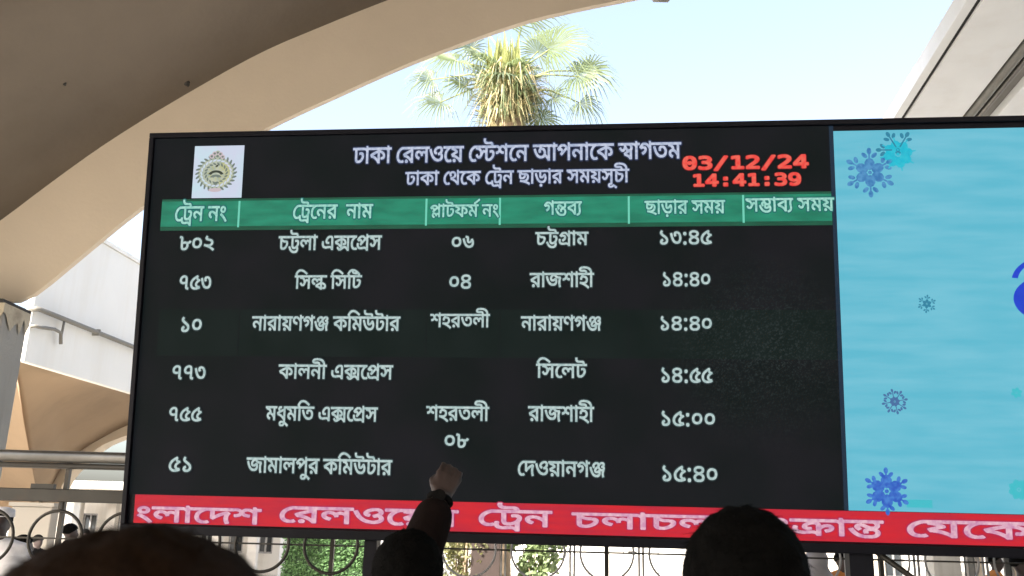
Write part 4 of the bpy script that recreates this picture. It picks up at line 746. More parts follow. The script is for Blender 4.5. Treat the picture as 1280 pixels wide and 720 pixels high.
for s, xl, xr, yh, yb in (
        ('৮০২', 226, 269, 296, 313), ('চট্টলা এক্সপ্রেস', 350, 477, 296, 313), ('০৬', 564, 593, 295, 311), ('চট্টগ্রাম', 670, 735, 291, 307), ('১৩:৪৫', 822, 890, 289, 306),
        ('৭৫৩', 225, 265, 345, 362), ('সিল্ক সিটি', 370, 452, 345, 361), ('০৪', 561, 590, 344, 361), ('রাজশাহী', 663, 742, 342, 359), ('১৪:৪০', 826, 889, 341, 358),
        ('১০', 226, 254, 397, 415), ('নারায়ণগঞ্জ কমিউটার', 317, 500, 396, 413), ('শহরতলী', 539, 612, 393, 409), ('নারায়ণগঞ্জ', 652, 752, 396, 413), ('১৪:৪০', 823, 891, 396, 413),
        ('৭৭৩', 216, 258, 457, 474), ('কালনী এক্সপ্রেস', 350, 491, 456, 473), ('সিলেট', 671, 733, 455, 472), ('১৪:৫৫', 824, 891, 460, 478),
        ('৭৫৫', 212, 253, 509, 526), ('মধুমতি এক্সপ্রেস', 334, 472, 508, 525), ('শহরতলী', 534, 611, 508, 525), ('রাজশাহী', 661, 742, 508, 526), ('১৫:০০', 824, 895, 514, 532),
        ('০৮', 555, 586, 542, 559),
        ('৫১', 212, 242, 571, 589), ('জামালপুর কমিউটার', 310, 490, 572, 590), ('দেওয়ানগঞ্জ', 647, 757, 576, 594), ('১৫:৪০', 825, 898, 582, 601)):
    word(s, xl, xr, yh, yb, white_led, tbl)
for s, xl, xr, yh, yb in (('ংলাদেশ', 170, 326, 633, 651), ('রেলওয়ের', 349, 572, 633, 652), ('ট্রেন', 597, 689, 637, 656), ('চলাচল', 716, 893, 641, 659),
        ('সংক্রান্ত', 922, 1103, 647, 666), ('যেকোন', 1130, 1352, 650, 670)):
    word(s, xl, xr, yh, yb, pink_led, tick, y=-0.010, fat=27)
# clock digits with their dim red bloom on the LEDs around them
for s, xl, xr, yh, yb in (('03/12/24', 852, 1011, 197, 212), ('14:41:39', 864, 1002, 219, 233)):
    a, c, b = L(xl, yh), L(xl, yb), L(xr, yb)
    text('digits_halo', s, xl, xr, yh, yb, red_halo, tbl, y=-0.0075, ids=1, fat=92)
    text('clock_digits', s, xl, xr, yh, yb, red_led, tbl, y=-0.0105, ids=1, fat=54)

# emblem: white square, ringed wheel badge with a crown of figures and a dark engine shape
em_bg = lit('emblem_white_led', srgb(206, 208, 230), 1.0, scale=5, col2=srgb(196, 222, 232))
em_a = lit('emblem_sage_led', srgb(164, 176, 160), 1.0, scale=30, col2=srgb(192, 196, 176), thr=(0.35, 0.65))
em_b = lit('emblem_yellow_led', srgb(176, 178, 128), 1.0, scale=30, col2=srgb(196, 198, 160), thr=(0.35, 0.65))
em_c = lit('emblem_dark_led', srgb(52, 60, 50), 1.0)
em_d = lit('emblem_pink_led', srgb(200, 184, 190), 1.0)
em_e = lit('emblem_mid_led', srgb(112, 124, 116), 1.0)
c0, c1 = L(240, 248), L(306, 182)
emb = plate('emblem_panel', c0.x, c0.y, c1.x, c1.y, -0.0065, em_bg, board)
ex, ez = L(271, 217).x, L(271, 217).y; er = 0.128
def disc(name, x, z, rx, rz, m, y, parent, r_in=0.0, a0=0, a1=2 * PI, n=40):
    mb = MB(); vs = []; fs = []
    for i in range(n + 1):
        a = a0 + (a1 - a0) * i / n
        vs += [(x + rx * math.cos(a), y, z + rz * math.sin(a)), (x + rx * r_in * math.cos(a), y, z + rz * r_in * math.sin(a))]
    for i in range(n): fs.append((2*i, 2*i+1, 2*i+3, 2*i+2))
    mb.add(vs, fs); return mb.build(name, m, parent)
def petals(name, n, r, rx, rz, m, y, parent, tilt=0.5, a0=0.0, a1=2 * PI):
    mb = MB()
    for k in range(n):
        a = a0 + (a1 - a0) * k / n; cx_, cz_ = ex + r * math.cos(a), ez + r * 0.86 * math.sin(a); b = a + tilt
        vs = [(cx_, y, cz_)] + [(cx_ + rx * math.cos(t) * math.cos(b) - rz * math.sin(t) * math.sin(b), y, cz_ + rx * math.cos(t) * math.sin(b) + rz * math.sin(t) * math.cos(b)) for t in [2 * PI * q / 8 for q in range(8)]]
        mb.add(vs, [(0, q + 1, (q + 1) % 8 + 1) for q in range(8)])
    o = mb.build(name, m, parent); o['kind'] = 'stuff'; return o
disc('emblem_disc', ex, ez, er * 0.94, er * 0.80, em_a, -0.0085, emb)
disc('emblem_half', ex, ez, er * 0.82, er * 0.70, em_b, -0.0095, emb, 0.0, -1.3, 1.2)
petals('emblem_wreath', 26, er * 0.97, 0.017, 0.007, em_e, -0.0103, emb)
petals('emblem_wreath', 22, er * 0.76, 0.014, 0.006, em_bg, -0.0106, emb, 1.9)
petals('emblem_wreath', 18, er * 0.55, 0.013, 0.006, em_e, -0.0108, emb, 0.9)
disc('emblem_hub', ex, ez - 0.01, er * 0.46, er * 0.36, em_a, -0.0112, emb)
petals('emblem_spokes', 12, er * 0.36, 0.016, 0.004, em_b, -0.0115, emb, 0.0)
disc('emblem_arch', ex, ez - 0.020, er * 0.42, er * 0.30, em_c, -0.012, emb, 0.62, 0.35, PI - 0.35)
disc('emblem_arch', ex, ez - 0.030, er * 0.30, er * 0.16, em_e, -0.0122, emb, 0.3, 0.1, PI - 0.1)
disc('emblem_mark', ex, ez + 0.052, 0.014, 0.014, em_c, -0.0125, emb, 0, -PI / 2 - 0.6, PI / 2 * 0.2, 3)
disc('emblem_mark', ex, ez - 0.068, 0.013, 0.010, em_e, -0.0125, emb)
for dx_, dz_, rr_ in ((-0.034, 0.0, 0.017), (-0.016, 0.018, 0.016), (0.004, 0.024, 0.016), (0.022, 0.014, 0.016), (0.038, -0.004, 0.015), (0.004, 0.0, 0.018)):
    disc('emblem_crown', ex + dx_, ez + er * 0.86 + dz_, rr_, rr_ * 0.9, em_d if dx_ != 0.004 else em_a, -0.0125 - abs(dx_) * 0.01, emb)
    disc('emblem_crown', ex + dx_, ez + er * 0.86 + dz_, rr_ * 0.5, rr_ * 0.45, em_e, -0.0135, emb)
disc('emblem_base', ex, ez - er * 0.86, er * 0.34, er * 0.10, em_d, -0.0122, emb)

# snowflakes on the blue panel
fl_blue = lit('snowflake_blue_led', srgb(52, 118, 176), 1.0, scale=40, col2=srgb(84, 150, 200))
fl_deep = lit('snowflake_deep_blue_led', srgb(40, 88, 190), 1.0, scale=40, col2=srgb(70, 130, 210))
fl_cyan = lit('snowflake_cyan_led', srgb(20, 180, 206), 1.0, scale=40, col2=srgb(40, 192, 212))
fl_teal = lit('snowflake_teal_led', srgb(44, 130, 160), 1.0)
fl_slate = lit('snowflake_slate_led', srgb(70, 110, 160), 1.0)
fl_pale = lit('pale_teal_led', srgb(64, 188, 200), 1.0)
ad_blue = lit('royal_blue_led', srgb(24, 62, 196), 1.0, var=0.2, scale=3)
PXM = (L(1120, 300) - L(1100, 300)).length / 20        # metres per photograph pixel on this part of the screen
def flake(px, py, r, m, core=0.55, arms=6, leaf=True, rot=0.3, skip=(), m2=None):
    c = L(px, py); r *= PXM; mb = MB(); y = -0.0065
    def el(x, z, a, rx, rz, n=10):
        vs = [(x, y, z)]
        for i in range(n):
            t = 2 * PI * i / n; u, w = rx * math.cos(t), rz * math.sin(t)
            vs.append((x + u * math.cos(a) - w * math.sin(a), y, z + u * math.sin(a) + w * math.cos(a)))
        mb.add(vs, [(0, i + 1, (i + 1) % n + 1) for i in range(n)])
    for k in range(arms):
        a = rot + 2 * PI * k / arms
        el(c.x + r * core * 0.62 * math.cos(a), c.y + r * core * 0.62 * math.sin(a), a, r * core * 0.44, r * core * 0.36)
        if k in skip: continue
        mb.bar((c.x + r * core * math.cos(a), y, c.y + r * core * math.sin(a)), (c.x + r * math.cos(a), y, c.y + r * math.sin(a)), r * 0.07, 0.0006, up=V((0, 1, 0)))
        if leaf:
            el(c.x + r * 0.94 * math.cos(a), c.y + r * 0.94 * math.sin(a), a, r * 0.15, r * 0.10)
            for s in (-1, 1):
                b = a + s * 0.26
                el(c.x + r * 0.78 * math.cos(b), c.y + r * 0.78 * math.sin(b), a + s * 0.8, r * 0.15, r * 0.09)
    # centre ring
    n = 16; vs = []
    for i in range(n):
        t = 2 * PI * i / n
        vs += [(c.x + r * core * 0.52 * math.cos(t), y - 0.0006, c.y + r * core * 0.52 * math.sin(t)), (c.x + r * core * 0.24 * math.cos(t), y - 0.0006, c.y + r * core * 0.24 * math.sin(t))]
    mb.add(vs, [(2*i, 2*i+1, (2*i+3) % (2*n), (2*i+2) % (2*n)) for i in range(n)])
    el(c.x, c.y, 0, r * core * 0.13, r * core * 0.13)
    return mb.build('snowflake', [m], adv)
flake(1087, 216, 31, fl_blue, 0.6, rot=-PI / 2)
flake(1122, 193, 23, fl_cyan, 0.78, arms=8, leaf=False, rot=0.2)
flake(1122, 188, 26, fl_teal, 0.2, rot=PI / 2 + 0.5, skip=(2, 3, 4))
flake(1158, 380, 11, fl_teal, 0.5, rot=0.4)
flake(1118, 502, 15, fl_slate, 0.4, arms=8, rot=0.2)
flake(1108, 614, 27, fl_deep, 0.72, rot=PI / 2)
flake(1270, 491, 7, fl_pale, 0.9, leaf=False)
flake(1273, 612, 13, fl_pale, 0.9, arms=8, leaf=False)
plate('teal_patch', L(1133, 630).x, L(1133, 634).y, L(1165, 630).x, L(1165, 625).y, -0.006, fl_pale, adv, 0.001)
# round blue emblem whose left rim enters the picture, with a stroke above it
c = L(1312, 374)
disc('blue_emblem', c.x, c.y, 44 * PXM, 30 * PXM, ad_blue, -0.007, adv)
disc('blue_stroke', L(1318, 352).x, L(1318, 352).y, 52 * PXM, 34 * PXM, ad_blue, -0.0072, adv, 0.86, 2.2, 3.0)

# legs and braces carrying the board
def world_to_board(p):
    d = p - BO; return V((d.dot(BU), d.dot(-BN), d.dot(BV)))
for px, wd in ((1078, 0.13), (461, 0.075)):
    a = on_plane(px, 672, BO, BN) - BN * 0.10
    mb = MB(); lo = V((a.x, a.y + 0.02, 0.0))
    mb.bar(world_to_board(V((a.x, a.y + 0.02, -0.02))), world_to_board(a), wd, 0.10, up=V((1, 0, 0)).cross(V((0, 0, 1))))
    mb.build('support_post', black_frame, board)
a = on_plane(1094, 688, BO, BN) - BN * 0.05; b = on_plane(1150, 728, BO, BN) - BN * 0.05
b = a + (b - a) * 3.2
mb = MB(); mb.tube([world_to_board(a - (b - a) * 0.05), world_to_board(b)], 0.016, 8); mb.build('brace', dark_steel, board)

# ------------------------------------------------------------------ ornamental steel fence behind the board
YF = 6.6
fence = thing('ornamental_fence', 'dark steel fence with thick top rails and rows of iron rings behind the board', 'fence', (0, YF, 0))
z1 = at(75, 573, YF).z; z2 = at(75, 620, YF).z; zc = at(69, 673, YF).z; R_ = 32.5 * YF / FOC * 0.985
xa = at(-160, 573, YF).x; xb = at(1420, 573, YF).x
mb = MB(); mb.tube([(xa, 0, z1 + 0.012), (xb, 0, z1 + 0.012)], 0.042, 16); mb.build('top_rail', steel, fence)
mb = MB(); mb.tube([(xa, 0.02, z1 - 0.052), (xb, 0.02, z1 - 0.052)], 0.022, 10); mb.build('top_rail', dark_steel, fence)
mb = MB(); mb.box((xa, -0.035, z2 - 0.042), (xb, 0.035, z2 + 0.048)); mb.build('middle_rail', dark_steel, fence, 0.006)
mb = MB(); mb.box((xa, -0.03, 0.18), (xb, 0.03, 0.25)); mb.build('bottom_rail', dark_steel, fence, 0.006)
STEP = 84 * YF / FOC * 0.985
x_first = at(69, 673, YF).x
ring_me = None; post_me = None
mbr = MB(); mbr.tube([(R_ * math.cos(2 * PI * i / 36), 0, R_ * math.sin(2 * PI * i / 36)) for i in range(36)], 0.0115, 8, closed=True)
ring_dark = mbr.mesh('ring', dark_steel)
mbr = MB(); mbr.tube([(R_ * math.cos(2 * PI * i / 36), 0, R_ * math.sin(2 * PI * i / 36)) for i in range(36)], 0.008, 8, closed=True)
ring_grey = mbr.mesh('ring', grey_steel)
mbp = MB(); mbp.box((-0.014, -0.018, 0.0), (0.014, 0.018, z1 - 0.02)); post_me = mbp.mesh('post', dark_steel)
mbs = MB(); mbs.box((-0.009, -0.009, zc + R_ + 0.0115), (0.009, 0.009, z2 - 0.043)); stub_me = mbs.mesh('stub', dark_steel)
q = STEP * 0.47
mbq = MB()
for (ax, az, bx, bz) in ((-q, -q, -q, q), (q, -q, q, q), (-q, q, q, q), (-q, -q, q, -q)): mbq.bar((ax, 0.02, az), (bx, 0.02, bz), 0.014, 0.014, up=V((0, 1, 0)))
sq_me = mbq.mesh('square_frame', grey_steel)
def inst(name, me, loc, parent, rot=(0, 0, 0)):
    o = bpy.data.objects.new(name, me); link(o, parent); o.location = loc; o.rotation_euler = rot; return o
for i in range(-3, 18):
    x = x_first + i * STEP
    for lev in range(3):
        zz = zc - lev * STEP
        if zz - R_ < 0.25: break
        inst('ring', ring_dark if i < 6 else ring_grey, (x, 0, zz), fence)
        if i >= 6: inst('square_frame', sq_me, (x, 0, zz), fence)
    inst('stub', stub_me, (x, 0, 0), fence)
    if i % 4 == 0:
        inst('post', post_me, (x + 0.002, 0.045, 0), fence)
    mbh = MB(); mbh.box((-STEP / 2 + R_ * 0, -0.006, -0.006), (STEP / 2, 0.006, 0.006))
    inst('cross_bar', mbh.mesh('cross_bar', dark_steel), (x, 0.012, zc), fence)
p = at(54, 608, YF)
mb = MB(); mb.box((p.x - 0.08, -0.02, p.z - 0.018), (p.x + 0.085, 0.02, p.z + 0.018)); mb.build('latch_plate', dark_steel, fence)

# ------------------------------------------------------------------ palm
def leaf_mat(name, c, c2, trans=0.35):
    m = mat(name, c, 0.5, var=0.25, scale=3)
    t = m.node_tree; n = t.nodes; L_ = t.links
    p = n['Principled BSDF']; tr = n.new('ShaderNodeBsdfTranslucent'); tr.inputs[0].default_value = tuple(c2) + (1,)
    mx = n.new('ShaderNodeMixShader'); mx.inputs[0].default_value = trans
    out = n['Material Output']
    L_.new(p.outputs[0], mx.inputs[1]); L_.new(tr.outputs[0], mx.inputs[2]); L_.new(mx.outputs[0], out.inputs[0])
    return m
leaf_green = leaf_mat('palm_leaf', (0.115, 0.15, 0.075), (0.24, 0.30, 0.12))
leaf_grey = leaf_mat('grey_palm_leaf', (0.11, 0.14, 0.09), (0.2, 0.26, 0.11))
leaf_yellow = leaf_mat('yellow_palm_stalk', (0.30, 0.32, 0.13), (0.34, 0.38, 0.13), 0.25)
leaf_dead = leaf_mat('dry_palm_leaf', (0.42, 0.36, 0.20), (0.46, 0.40, 0.18), 0.2)
trunk_mat = mat('palm_trunk', (0.30, 0.22, 0.15), 0.9, var=0.35, scale=4, bump=0.6, bscale=12, dirt=(0.10, 0.065, 0.04), dscale=3, damt=0.8)
YP = 22.0
pc = at(632, 112, YP)
palm = thing('fan_palm', 'fan palm with spiky round leaves and a shaggy crown rising behind the board', 'palm tree', (pc.x, YP, -0.15))
PB = V((pc.x, YP, -0.15))
mb = MB(); hgt = pc.z + 0.15
pts = []; rads = []
for i in range(26):
    t = i / 25; pts.append((0.12 * math.sin(t * 2.2), 0, hgt * t * 0.97)); rads.append(0.36 + 0.10 * (1 - t) ** 3 + (0.02 if i % 2 else 0) + 0.10 * max(0, t - 0.8) * 3)
mb.tube(pts, rads, 18); mb.build('trunk', trunk_mat, palm)
def frond(hub, tip_dir, nrm, R, m, n=30, spread=2.75, petiole_from=None, droop=0.5, split=0.42, pm=None):
    """one fan leaf in world space: hub is where the blades meet"""
    a = V(tip_dir).normalized(); nr = V(nrm); nr = (nr - a * nr.dot(a)).normalized(); s = nr.cross(a)
    mb = MB()
    for k in range(n):
        th = -spread + 2 * spread * k / (n - 1) + random.uniform(-0.03, 0.03)
        d = a * math.cos(th) + s * math.sin(th)
        side = nr.cross(d)
        Lr = R * (1 - 0.28 * (abs(th) / spread) ** 2) * random.uniform(0.88, 1.05)
        w = Lr * split * math.tan(spread / (n - 1)) * 0.85
        dr = droop * random.uniform(0.6, 1.5)
        h0 = V(hub)
        def pt(f): return h0 + d * Lr * f + nr * (Lr * 0.10 * math.sin(PI * f)) - V((0, 0, 1)) * (Lr * dr * max(0, f - split) ** 2 * 1.8)
        f1, f2 = split, (1 + split) / 2
        vs = [h0, pt(f1) - side * w, pt(f1) + nr * w * 0.6, pt(f1) + side * w, pt(f2) - side * w * 0.62, pt(f2) + nr * w * 0.3, pt(f2) + side * w * 0.62, pt(1.0)]
        mb.add([v - PB for v in vs], [(0, 1, 2), (0, 2, 3), (1, 4, 5, 2), (2, 5, 6, 3), (4, 7, 5), (5, 7, 6)])
    o = mb.build('frond', m, palm)
    if petiole_from is not None:
        p0 = V(petiole_from); p1 = V(hub); md = (p0 + p1) / 2 + V((0, 0, 0.10 * (p1 - p0).length))
        m2 = MB(); m2.tube([p0 - PB, md - PB, p1 - PB + a * 0.05], [0.035, 0.026, 0.018], 6); m2.build('stalk', pm or leaf_yellow, o)
    return o
def pf(px, py, dy=0.0): return at(px, py, YP + dy)
core = pf(632, 105)
toc = V((0, -1, 0))
pxm = YP / FOC
K = lambda px, py, dxp, dyp, R, m, nrm=(0, -1, 0.25), dy=-0.3, frm=(640, 105), **k: frond(pf(px, py, dy), V((dxp, 0, -dyp)) + V((0, -0.25, 0)), V(nrm), R * 1.24 * pxm, m, petiole_from=pf(frm[0], frm[1]), **k)
K(722, 96, 1, 0.10, 54, leaf_green, (0.15, -1, 0.45), -0.6, n=34, spread=2.3)
K(736, 90, 0.8, -0.5, 40, leaf_grey, (0.2, -1, 0.2), 0.1, n=26, spread=2.6, split=0.3)
K(686, 62, 1, -0.42, 66, leaf_green, (0.1, -1, 0.5), -0.5, n=34, spread=1.9)
K(672, 66, 0.3, -0.6, 42, leaf_grey, (-0.2, -1, 0.3), 0.2, n=26, spread=2.2)
K(571, 76, -1, 0.25, 50, leaf_green, (-0.2, -1, 0.9), -0.4, n=30, spread=2.1, droop=0.9)
K(590, 60, -0.8, -0.5, 36, leaf_grey, (0, -1, 0.1), 0.5, n=22, split=0.28)
K(552, 128, -1, 0.35, 44, leaf_grey, (0, -1, 0.6), 0.4, n=26, spread=2.0, droop=0.6)
K(583, 108, -1, -0.05, 40, leaf_green, (0, -1, 0.7), -0.2, n=26, spread=2.0, droop=0.7)
K(690, 122, 1, 0.05, 34, leaf_grey, (0, -1, 0.2), 0.5, n=24, spread=2.2, split=0.3)
K(724, 128, 0.9, 0.75, 40, leaf_grey, (0.3, -1, 0.1), 0.6, n=26, spread=1.6, droop=0.9, frm=(650, 112))
K(540, 100, -1, 0.1, 40, leaf_grey, (0, -1, 0.4), 0.7, n=26, spread=1.9, droop=0.8)
K(676, 148, 0.7, 0.9, 34, leaf_grey, (0.3, -1, 0.2), 0.3, n=22)
K(628, 30, 0.05, -1, 62, leaf_green, (0, -1, 0.2), 0.4, n=30, spread=2.0)
K(655, 20, 0.5, -1, 60, leaf_grey, (0, -1, 0.2), 0.9, n=30, spread=2.0)
K(598, 26, -0.5, -1, 60, leaf_green, (0, -1, 0.3), 0.8, n=30, spread=2.0)
for i in range(18):                                   # fans seen among the others and round the back
    an = random.uniform(0, 2 * PI); el = random.uniform(-0.5, 1.1)
    dv = V((math.cos(an) * math.cos(el), math.sin(an) * math.cos(el), math.sin(el)))
    hub = core + dv * random.uniform(0.55, 1.15)
    if dv.y < -0.2 and dv.z > 0.5: continue
    frond(hub, dv + V((0, 0, -0.15)), V((0, -0.6, 1)).cross(dv).cross(dv) * -1 + V((0.01, -0.3, 0.1)), random.uniform(0.55, 0.85), random.choice((leaf_green, leaf_grey)), n=22, petiole_from=core, droop=0.6)
# young yellow spears and stalk bases in the middle
mb = MB()
for i in range(46):
    x0 = random.uniform(-0.35, 0.32); y0 = random.uniform(-0.7, -0.3); ln = random.uniform(0.9, 1.9)
    x1 = x0 * 1.1 + random.uniform(-0.25, 0.3)
    b = core - PB + V((x0, y0, -0.55)); e = core - PB + V((x1, y0 - 0.1, -0.55 + ln))
    w = random.uniform(0.03, 0.07)
    mb.add([b - V((w, 0, 0)), b + V((w, 0, 0)), b.lerp(e, 0.55) + V((w * 0.9, -0.05, 0)), e, b.lerp(e, 0.55) - V((w * 0.9, 0.05, 0))], [(0, 1, 2, 3, 4)])
mb.build('young_spears', leaf_yellow, palm)['kind'] = 'stuff'
# shaggy skirt of dry leaf bases and hanging strands
mb = MB(); mb2 = MB()
for i in range(1150):
    an = random.uniform(-PI, 0.25 * PI) if i % 5 else random.uniform(0, PI)
    lv = random.random(); rr = 0.30 + 0.25 * random.random()
    top_ = core - PB + V((math.cos(an) * rr, math.sin(an) * rr, 0.15 - 1.3 * lv + random.uniform(-0.1, 0.1)))
    ln = random.uniform(0.35, 1.0) * (1.25 - 0.3 * lv); out = random.uniform(0.2, 1.35) * (1 - 0.25 * lv)
    w = random.uniform(0.008, 0.026); dr = V((math.cos(an), math.sin(an), 0)); sd_ = V((-math.sin(an), math.cos(an), 0)) * w
    md = top_ + dr * ln * out * 0.6 + V((0, 0, 0.12 * random.random())); en = top_ + dr * ln * out + V((random.uniform(-0.1, 0.1), 0, -ln * random.uniform(0.3, 0.9)))
    (mb if i % 2 else mb2).add([top_ - sd_, top_ + sd_, md + sd_, en, md - sd_], [(0, 1, 2, 4), (4, 2, 3)])
mb.build('dry_skirt', leaf_dead, palm)['kind'] = 'stuff'
mb2.build('ragged_leaves', leaf_green, palm)['kind'] = 'stuff'
mb = MB()
for i in range(46):                                   # split leaf boots wrapped round the trunk head
    an = -PI / 2 + random.uniform(-1.5, 1.5); z0 = -0.55 - 0.055 * i * 0.75
    c_ = core - PB + V((0.40 * math.cos(an), 0.40 * math.sin(an), z0)); dr = V((math.cos(an), math.sin(an), 0)); sd_ = V((-math.sin(an), math.cos(an), 0))
    s = random.choice((-1, 1)) * random.uniform(0.1, 0.3)
    mb.add([c_ - sd_ * 0.07, c_ + sd_ * 0.07, c_ + sd_ * (0.04 + s) + dr * 0.10 + V((0, 0, 0.34)), c_ + sd_ * (s - 0.02) + dr * 0.12 + V((0, 0, 0.36)), c_ + dr * 0.08 + V((0, 0, 0.12))], [(0, 1, 4), (1, 2, 4), (2, 3, 4), (3, 0, 4)])
mb.build('leaf_boots', leaf_dead, palm)['kind'] = 'stuff'

# ------------------------------------------------------------------ greenery behind the fence
def leaves(mb, lo, hi, n, s, seed=1, shape=None):
    rnd = random.Random(seed)
    for i in range(n):
        p = V([rnd.uniform(lo[k], hi[k]) for k in range(3)])
        if shape and not shape(p): continue
        d = V((rnd.gauss(0, 1), rnd.gauss(0, 1), rnd.gauss(0, 1))).normalized(); e = d.orthogonal().normalized() * s * rnd.uniform(0.3, 0.5); l = d * s * rnd.uniform(0.7, 1.3)
        mb.add([p - l * 0.5, p + e * 0.7, p + l * 0.6, p - e * 0.7], [(0, 1, 2, 3)])
hedge_mat = leaf_mat('hedge_leaf', (0.11, 0.20, 0.08), (0.18, 0.36, 0.12), 0.3)
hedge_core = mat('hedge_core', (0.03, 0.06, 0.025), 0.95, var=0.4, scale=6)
bush_mat = leaf_mat('bush_leaf', (0.20, 0.20, 0.10), (0.28, 0.28, 0.1), 0.3)
bush_pale = leaf_mat('pale_bush_leaf', (0.20, 0.26, 0.13), (0.28, 0.36, 0.12), 0.3)
YH = 20.0
a, b = at(353, 690, YH), at(458, 690, YH)
h = thing('clipped_hedge', 'bright green clipped hedge seen through the rings left of centre', 'hedge', (a.x, YH, -0.15))
wd = b.x - a.x
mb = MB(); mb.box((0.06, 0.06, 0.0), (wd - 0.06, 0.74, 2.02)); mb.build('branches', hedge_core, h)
mb = MB(); leaves(mb, (0, -0.03, 0), (wd, 0.12, 2.1), 5200, 0.075, 3); leaves(mb, (0, 0, 1.98), (wd, 0.8, 2.12), 700, 0.075, 4)
mb.build('leaves', hedge_mat, h)['kind'] = 'stuff'
def bush(px0, px1, Y, zt_, m, label, n, s, seed):
    a, b = at(px0, 690, Y), at(px1, 690, Y); w = b.x - a.x
    t = thing('bush', label, 'bush', ((a.x + b.x) / 2, Y, -0.15))
    mb = MB()
    rnd = random.Random(seed)
    for i in range(9):
        x = rnd.uniform(-w * 0.3, w * 0.3); mb.tube([(x * 0.3, 0, 0), (x * 0.7, rnd.uniform(-.2, .2), zt_ * 0.5), (x, rnd.uniform(-.3, .3), zt_ * 0.92)], [0.03, 0.02, 0.008], 6)
    mb.build('stems', trunk_mat, t)
    mb = MB()
    cl = [V((rnd.uniform(-w * 0.42, w * 0.42), rnd.uniform(-0.35, 0.35), rnd.uniform(0.3, zt_))) for _ in range(22)]
    for k, c_ in enumerate(cl):
        rr = rnd.uniform(0.16, 0.34)
        leaves(mb, c_ - V((rr,) * 3), c_ + V((rr,) * 3), n // 22, s, seed * 31 + k, shape=lambda p: (p - c_).length < rr)
    mb.build('leaves', m, t)['kind'] = 'stuff'
bush(556, 606, 20.4, 1.9, bush_mat, 'sandy brown dry bush right of the raised arm under the board', 2600, 0.12, 5)
bush(632, 706, 21.0, 1.95, bush_pale, 'pale yellow-green bush with long leaves below the middle of the board', 2600, 0.17, 6)

# ------------------------------------------------------------------ buildings and a vehicle beyond the fence
wall_white = mat('white_wall', (0.74, 0.71, 0.66), 0.8, var=0.04, scale=1.0, bump=0.1, dirt=(0.5, 0.45, 0.38), dscale=0.8, damt=0.5, streak=True)  # plain white wall colour, also used on the minibus
wall_beige = mat('beige_wall', (0.55, 0.48, 0.40), 0.85, var=0.06, scale=1.0, bump=0.1, dirt=(0.36, 0.3, 0.24), dscale=0.8, damt=0.6, streak=True)
wall_grey = mat('grey_wall', (0.27, 0.25, 0.22), 0.85, var=0.06, scale=1.0, bump=0.1, dirt=(0.18, 0.16, 0.13), dscale=0.8, damt=0.6)
glass_dark = mat('dark_window_glass', (0.03, 0.035, 0.04), 0.12, var=0.1, scale=2)
brown_dark = mat('dark_brown_panel', (0.035, 0.022, 0.018), 0.6, var=0.25, scale=3)
pink_paint = mat('faded_pink_paint', (0.50, 0.22, 0.20), 0.6, var=0.2, scale=4)
def block(name, label, px0, px1, Y, depth, htop, m, cols, win, cat='building', door=None, extra=None):
    a, b = at(px0, 660, Y), at(px1, 660, Y); w = b.x - a.x
    t = thing(name, label, cat, (a.x, Y, -0.15))
    mb = MB()
    # wall as piers and spandrels so the openings are real
    ow = w / cols; ww = ow * win[0]; z0, z1_ = win[1], win[2]
    mb.box((0, 0, 0), (w, 0.25, z0)); mb.box((0, 0, z1_), (w, 0.25, htop))
    x = 0
    for i in range(cols + 1):
        x1 = min(w, i * ow + (ow - ww) / 2); x0 = max(0, (i - 1) * ow + (ow + ww) / 2)
        if x1 > x0 + 1e-3: mb.box((x0, 0, z0 + 0.0005), (x1, 0.25, z1_ - 0.0005))
    mb.box((0, 0.25, 0), (0.25, depth, htop)); mb.box((w - 0.25, 0.25, 0), (w, depth, htop)); mb.box((0.25, depth - 0.25, 0), (w - 0.25, depth, htop))
    mb.build('wall', m, t)
    mb = MB(); mb.box((-0.2, -0.25, htop + 0.001), (w + 0.2, depth + 0.2, htop + 0.22)); mb.build('roof', m, t, 0.01)
    for i in range(cols):
        x0 = i * ow + (ow - ww) / 2
        f = MB()
        fw = 0.05
        f.box((x0 + .001, 0.06, z0 + .001), (x0 + fw, 0.14, z1_ - .001)); f.box((x0 + ww - fw, 0.06, z0 + .001), (x0 + ww - .001, 0.14, z1_ - .001))
        f.box((x0 + fw, 0.06, z1_ - fw), (x0 + ww - fw, 0.14, z1_ - .001)); f.box((x0 + fw, 0.06, z0 + .001), (x0 + ww - fw, 0.14, z0 + fw)); f.box((x0 + ww / 2 - fw / 2, 0.06, z0 + fw), (x0 + ww / 2 + fw / 2, 0.14, z1_ - fw))
        fo = f.build('window', grey_steel, t)
        g_ = MB(); g_.box((x0 + fw, 0.09, z0 + fw), (x0 + ww - fw, 0.10, z1_ - fw)); g_.build('pane', glass_dark, fo)
    if extra: extra(t, w)
    return t
def posts_extra(n, m, r=0.14, y=-1.0, h=2.9):
    def f(t, w):
        for i in range(n):
            x = w * (i + 0.5) / n
            mb = MB(); mb.box((x - r, y - r, 0), (x + r, y + r, h)); mb.box((x - r * 1.3, y - r * 1.3, h - 0.12), (x + r * 1.3, y + r * 1.3, h + 0.001)); mb.build('pillar', m, t, 0.01)
        mb = MB(); mb.box((-0.1, y - 0.3, h + 0.002), (w + 0.1, -0.26, h + 0.2)); mb.build('porch_roof', m, t)
    return f
block('station_annex', 'white low building with pillars behind the fence at lower left', 92, 352, 27.0, 8, 2.6, wall_white, 7, (0.5, 0.9, 1.9), extra=posts_extra(6, wall_white, 0.13, -1.0, 2.3))
block('ticket_building', 'long white building far behind the fence below the middle of the board', 560, 1010, 38.0, 8, 3.9, wall_white, 9, (0.42, 1.0, 2.3))
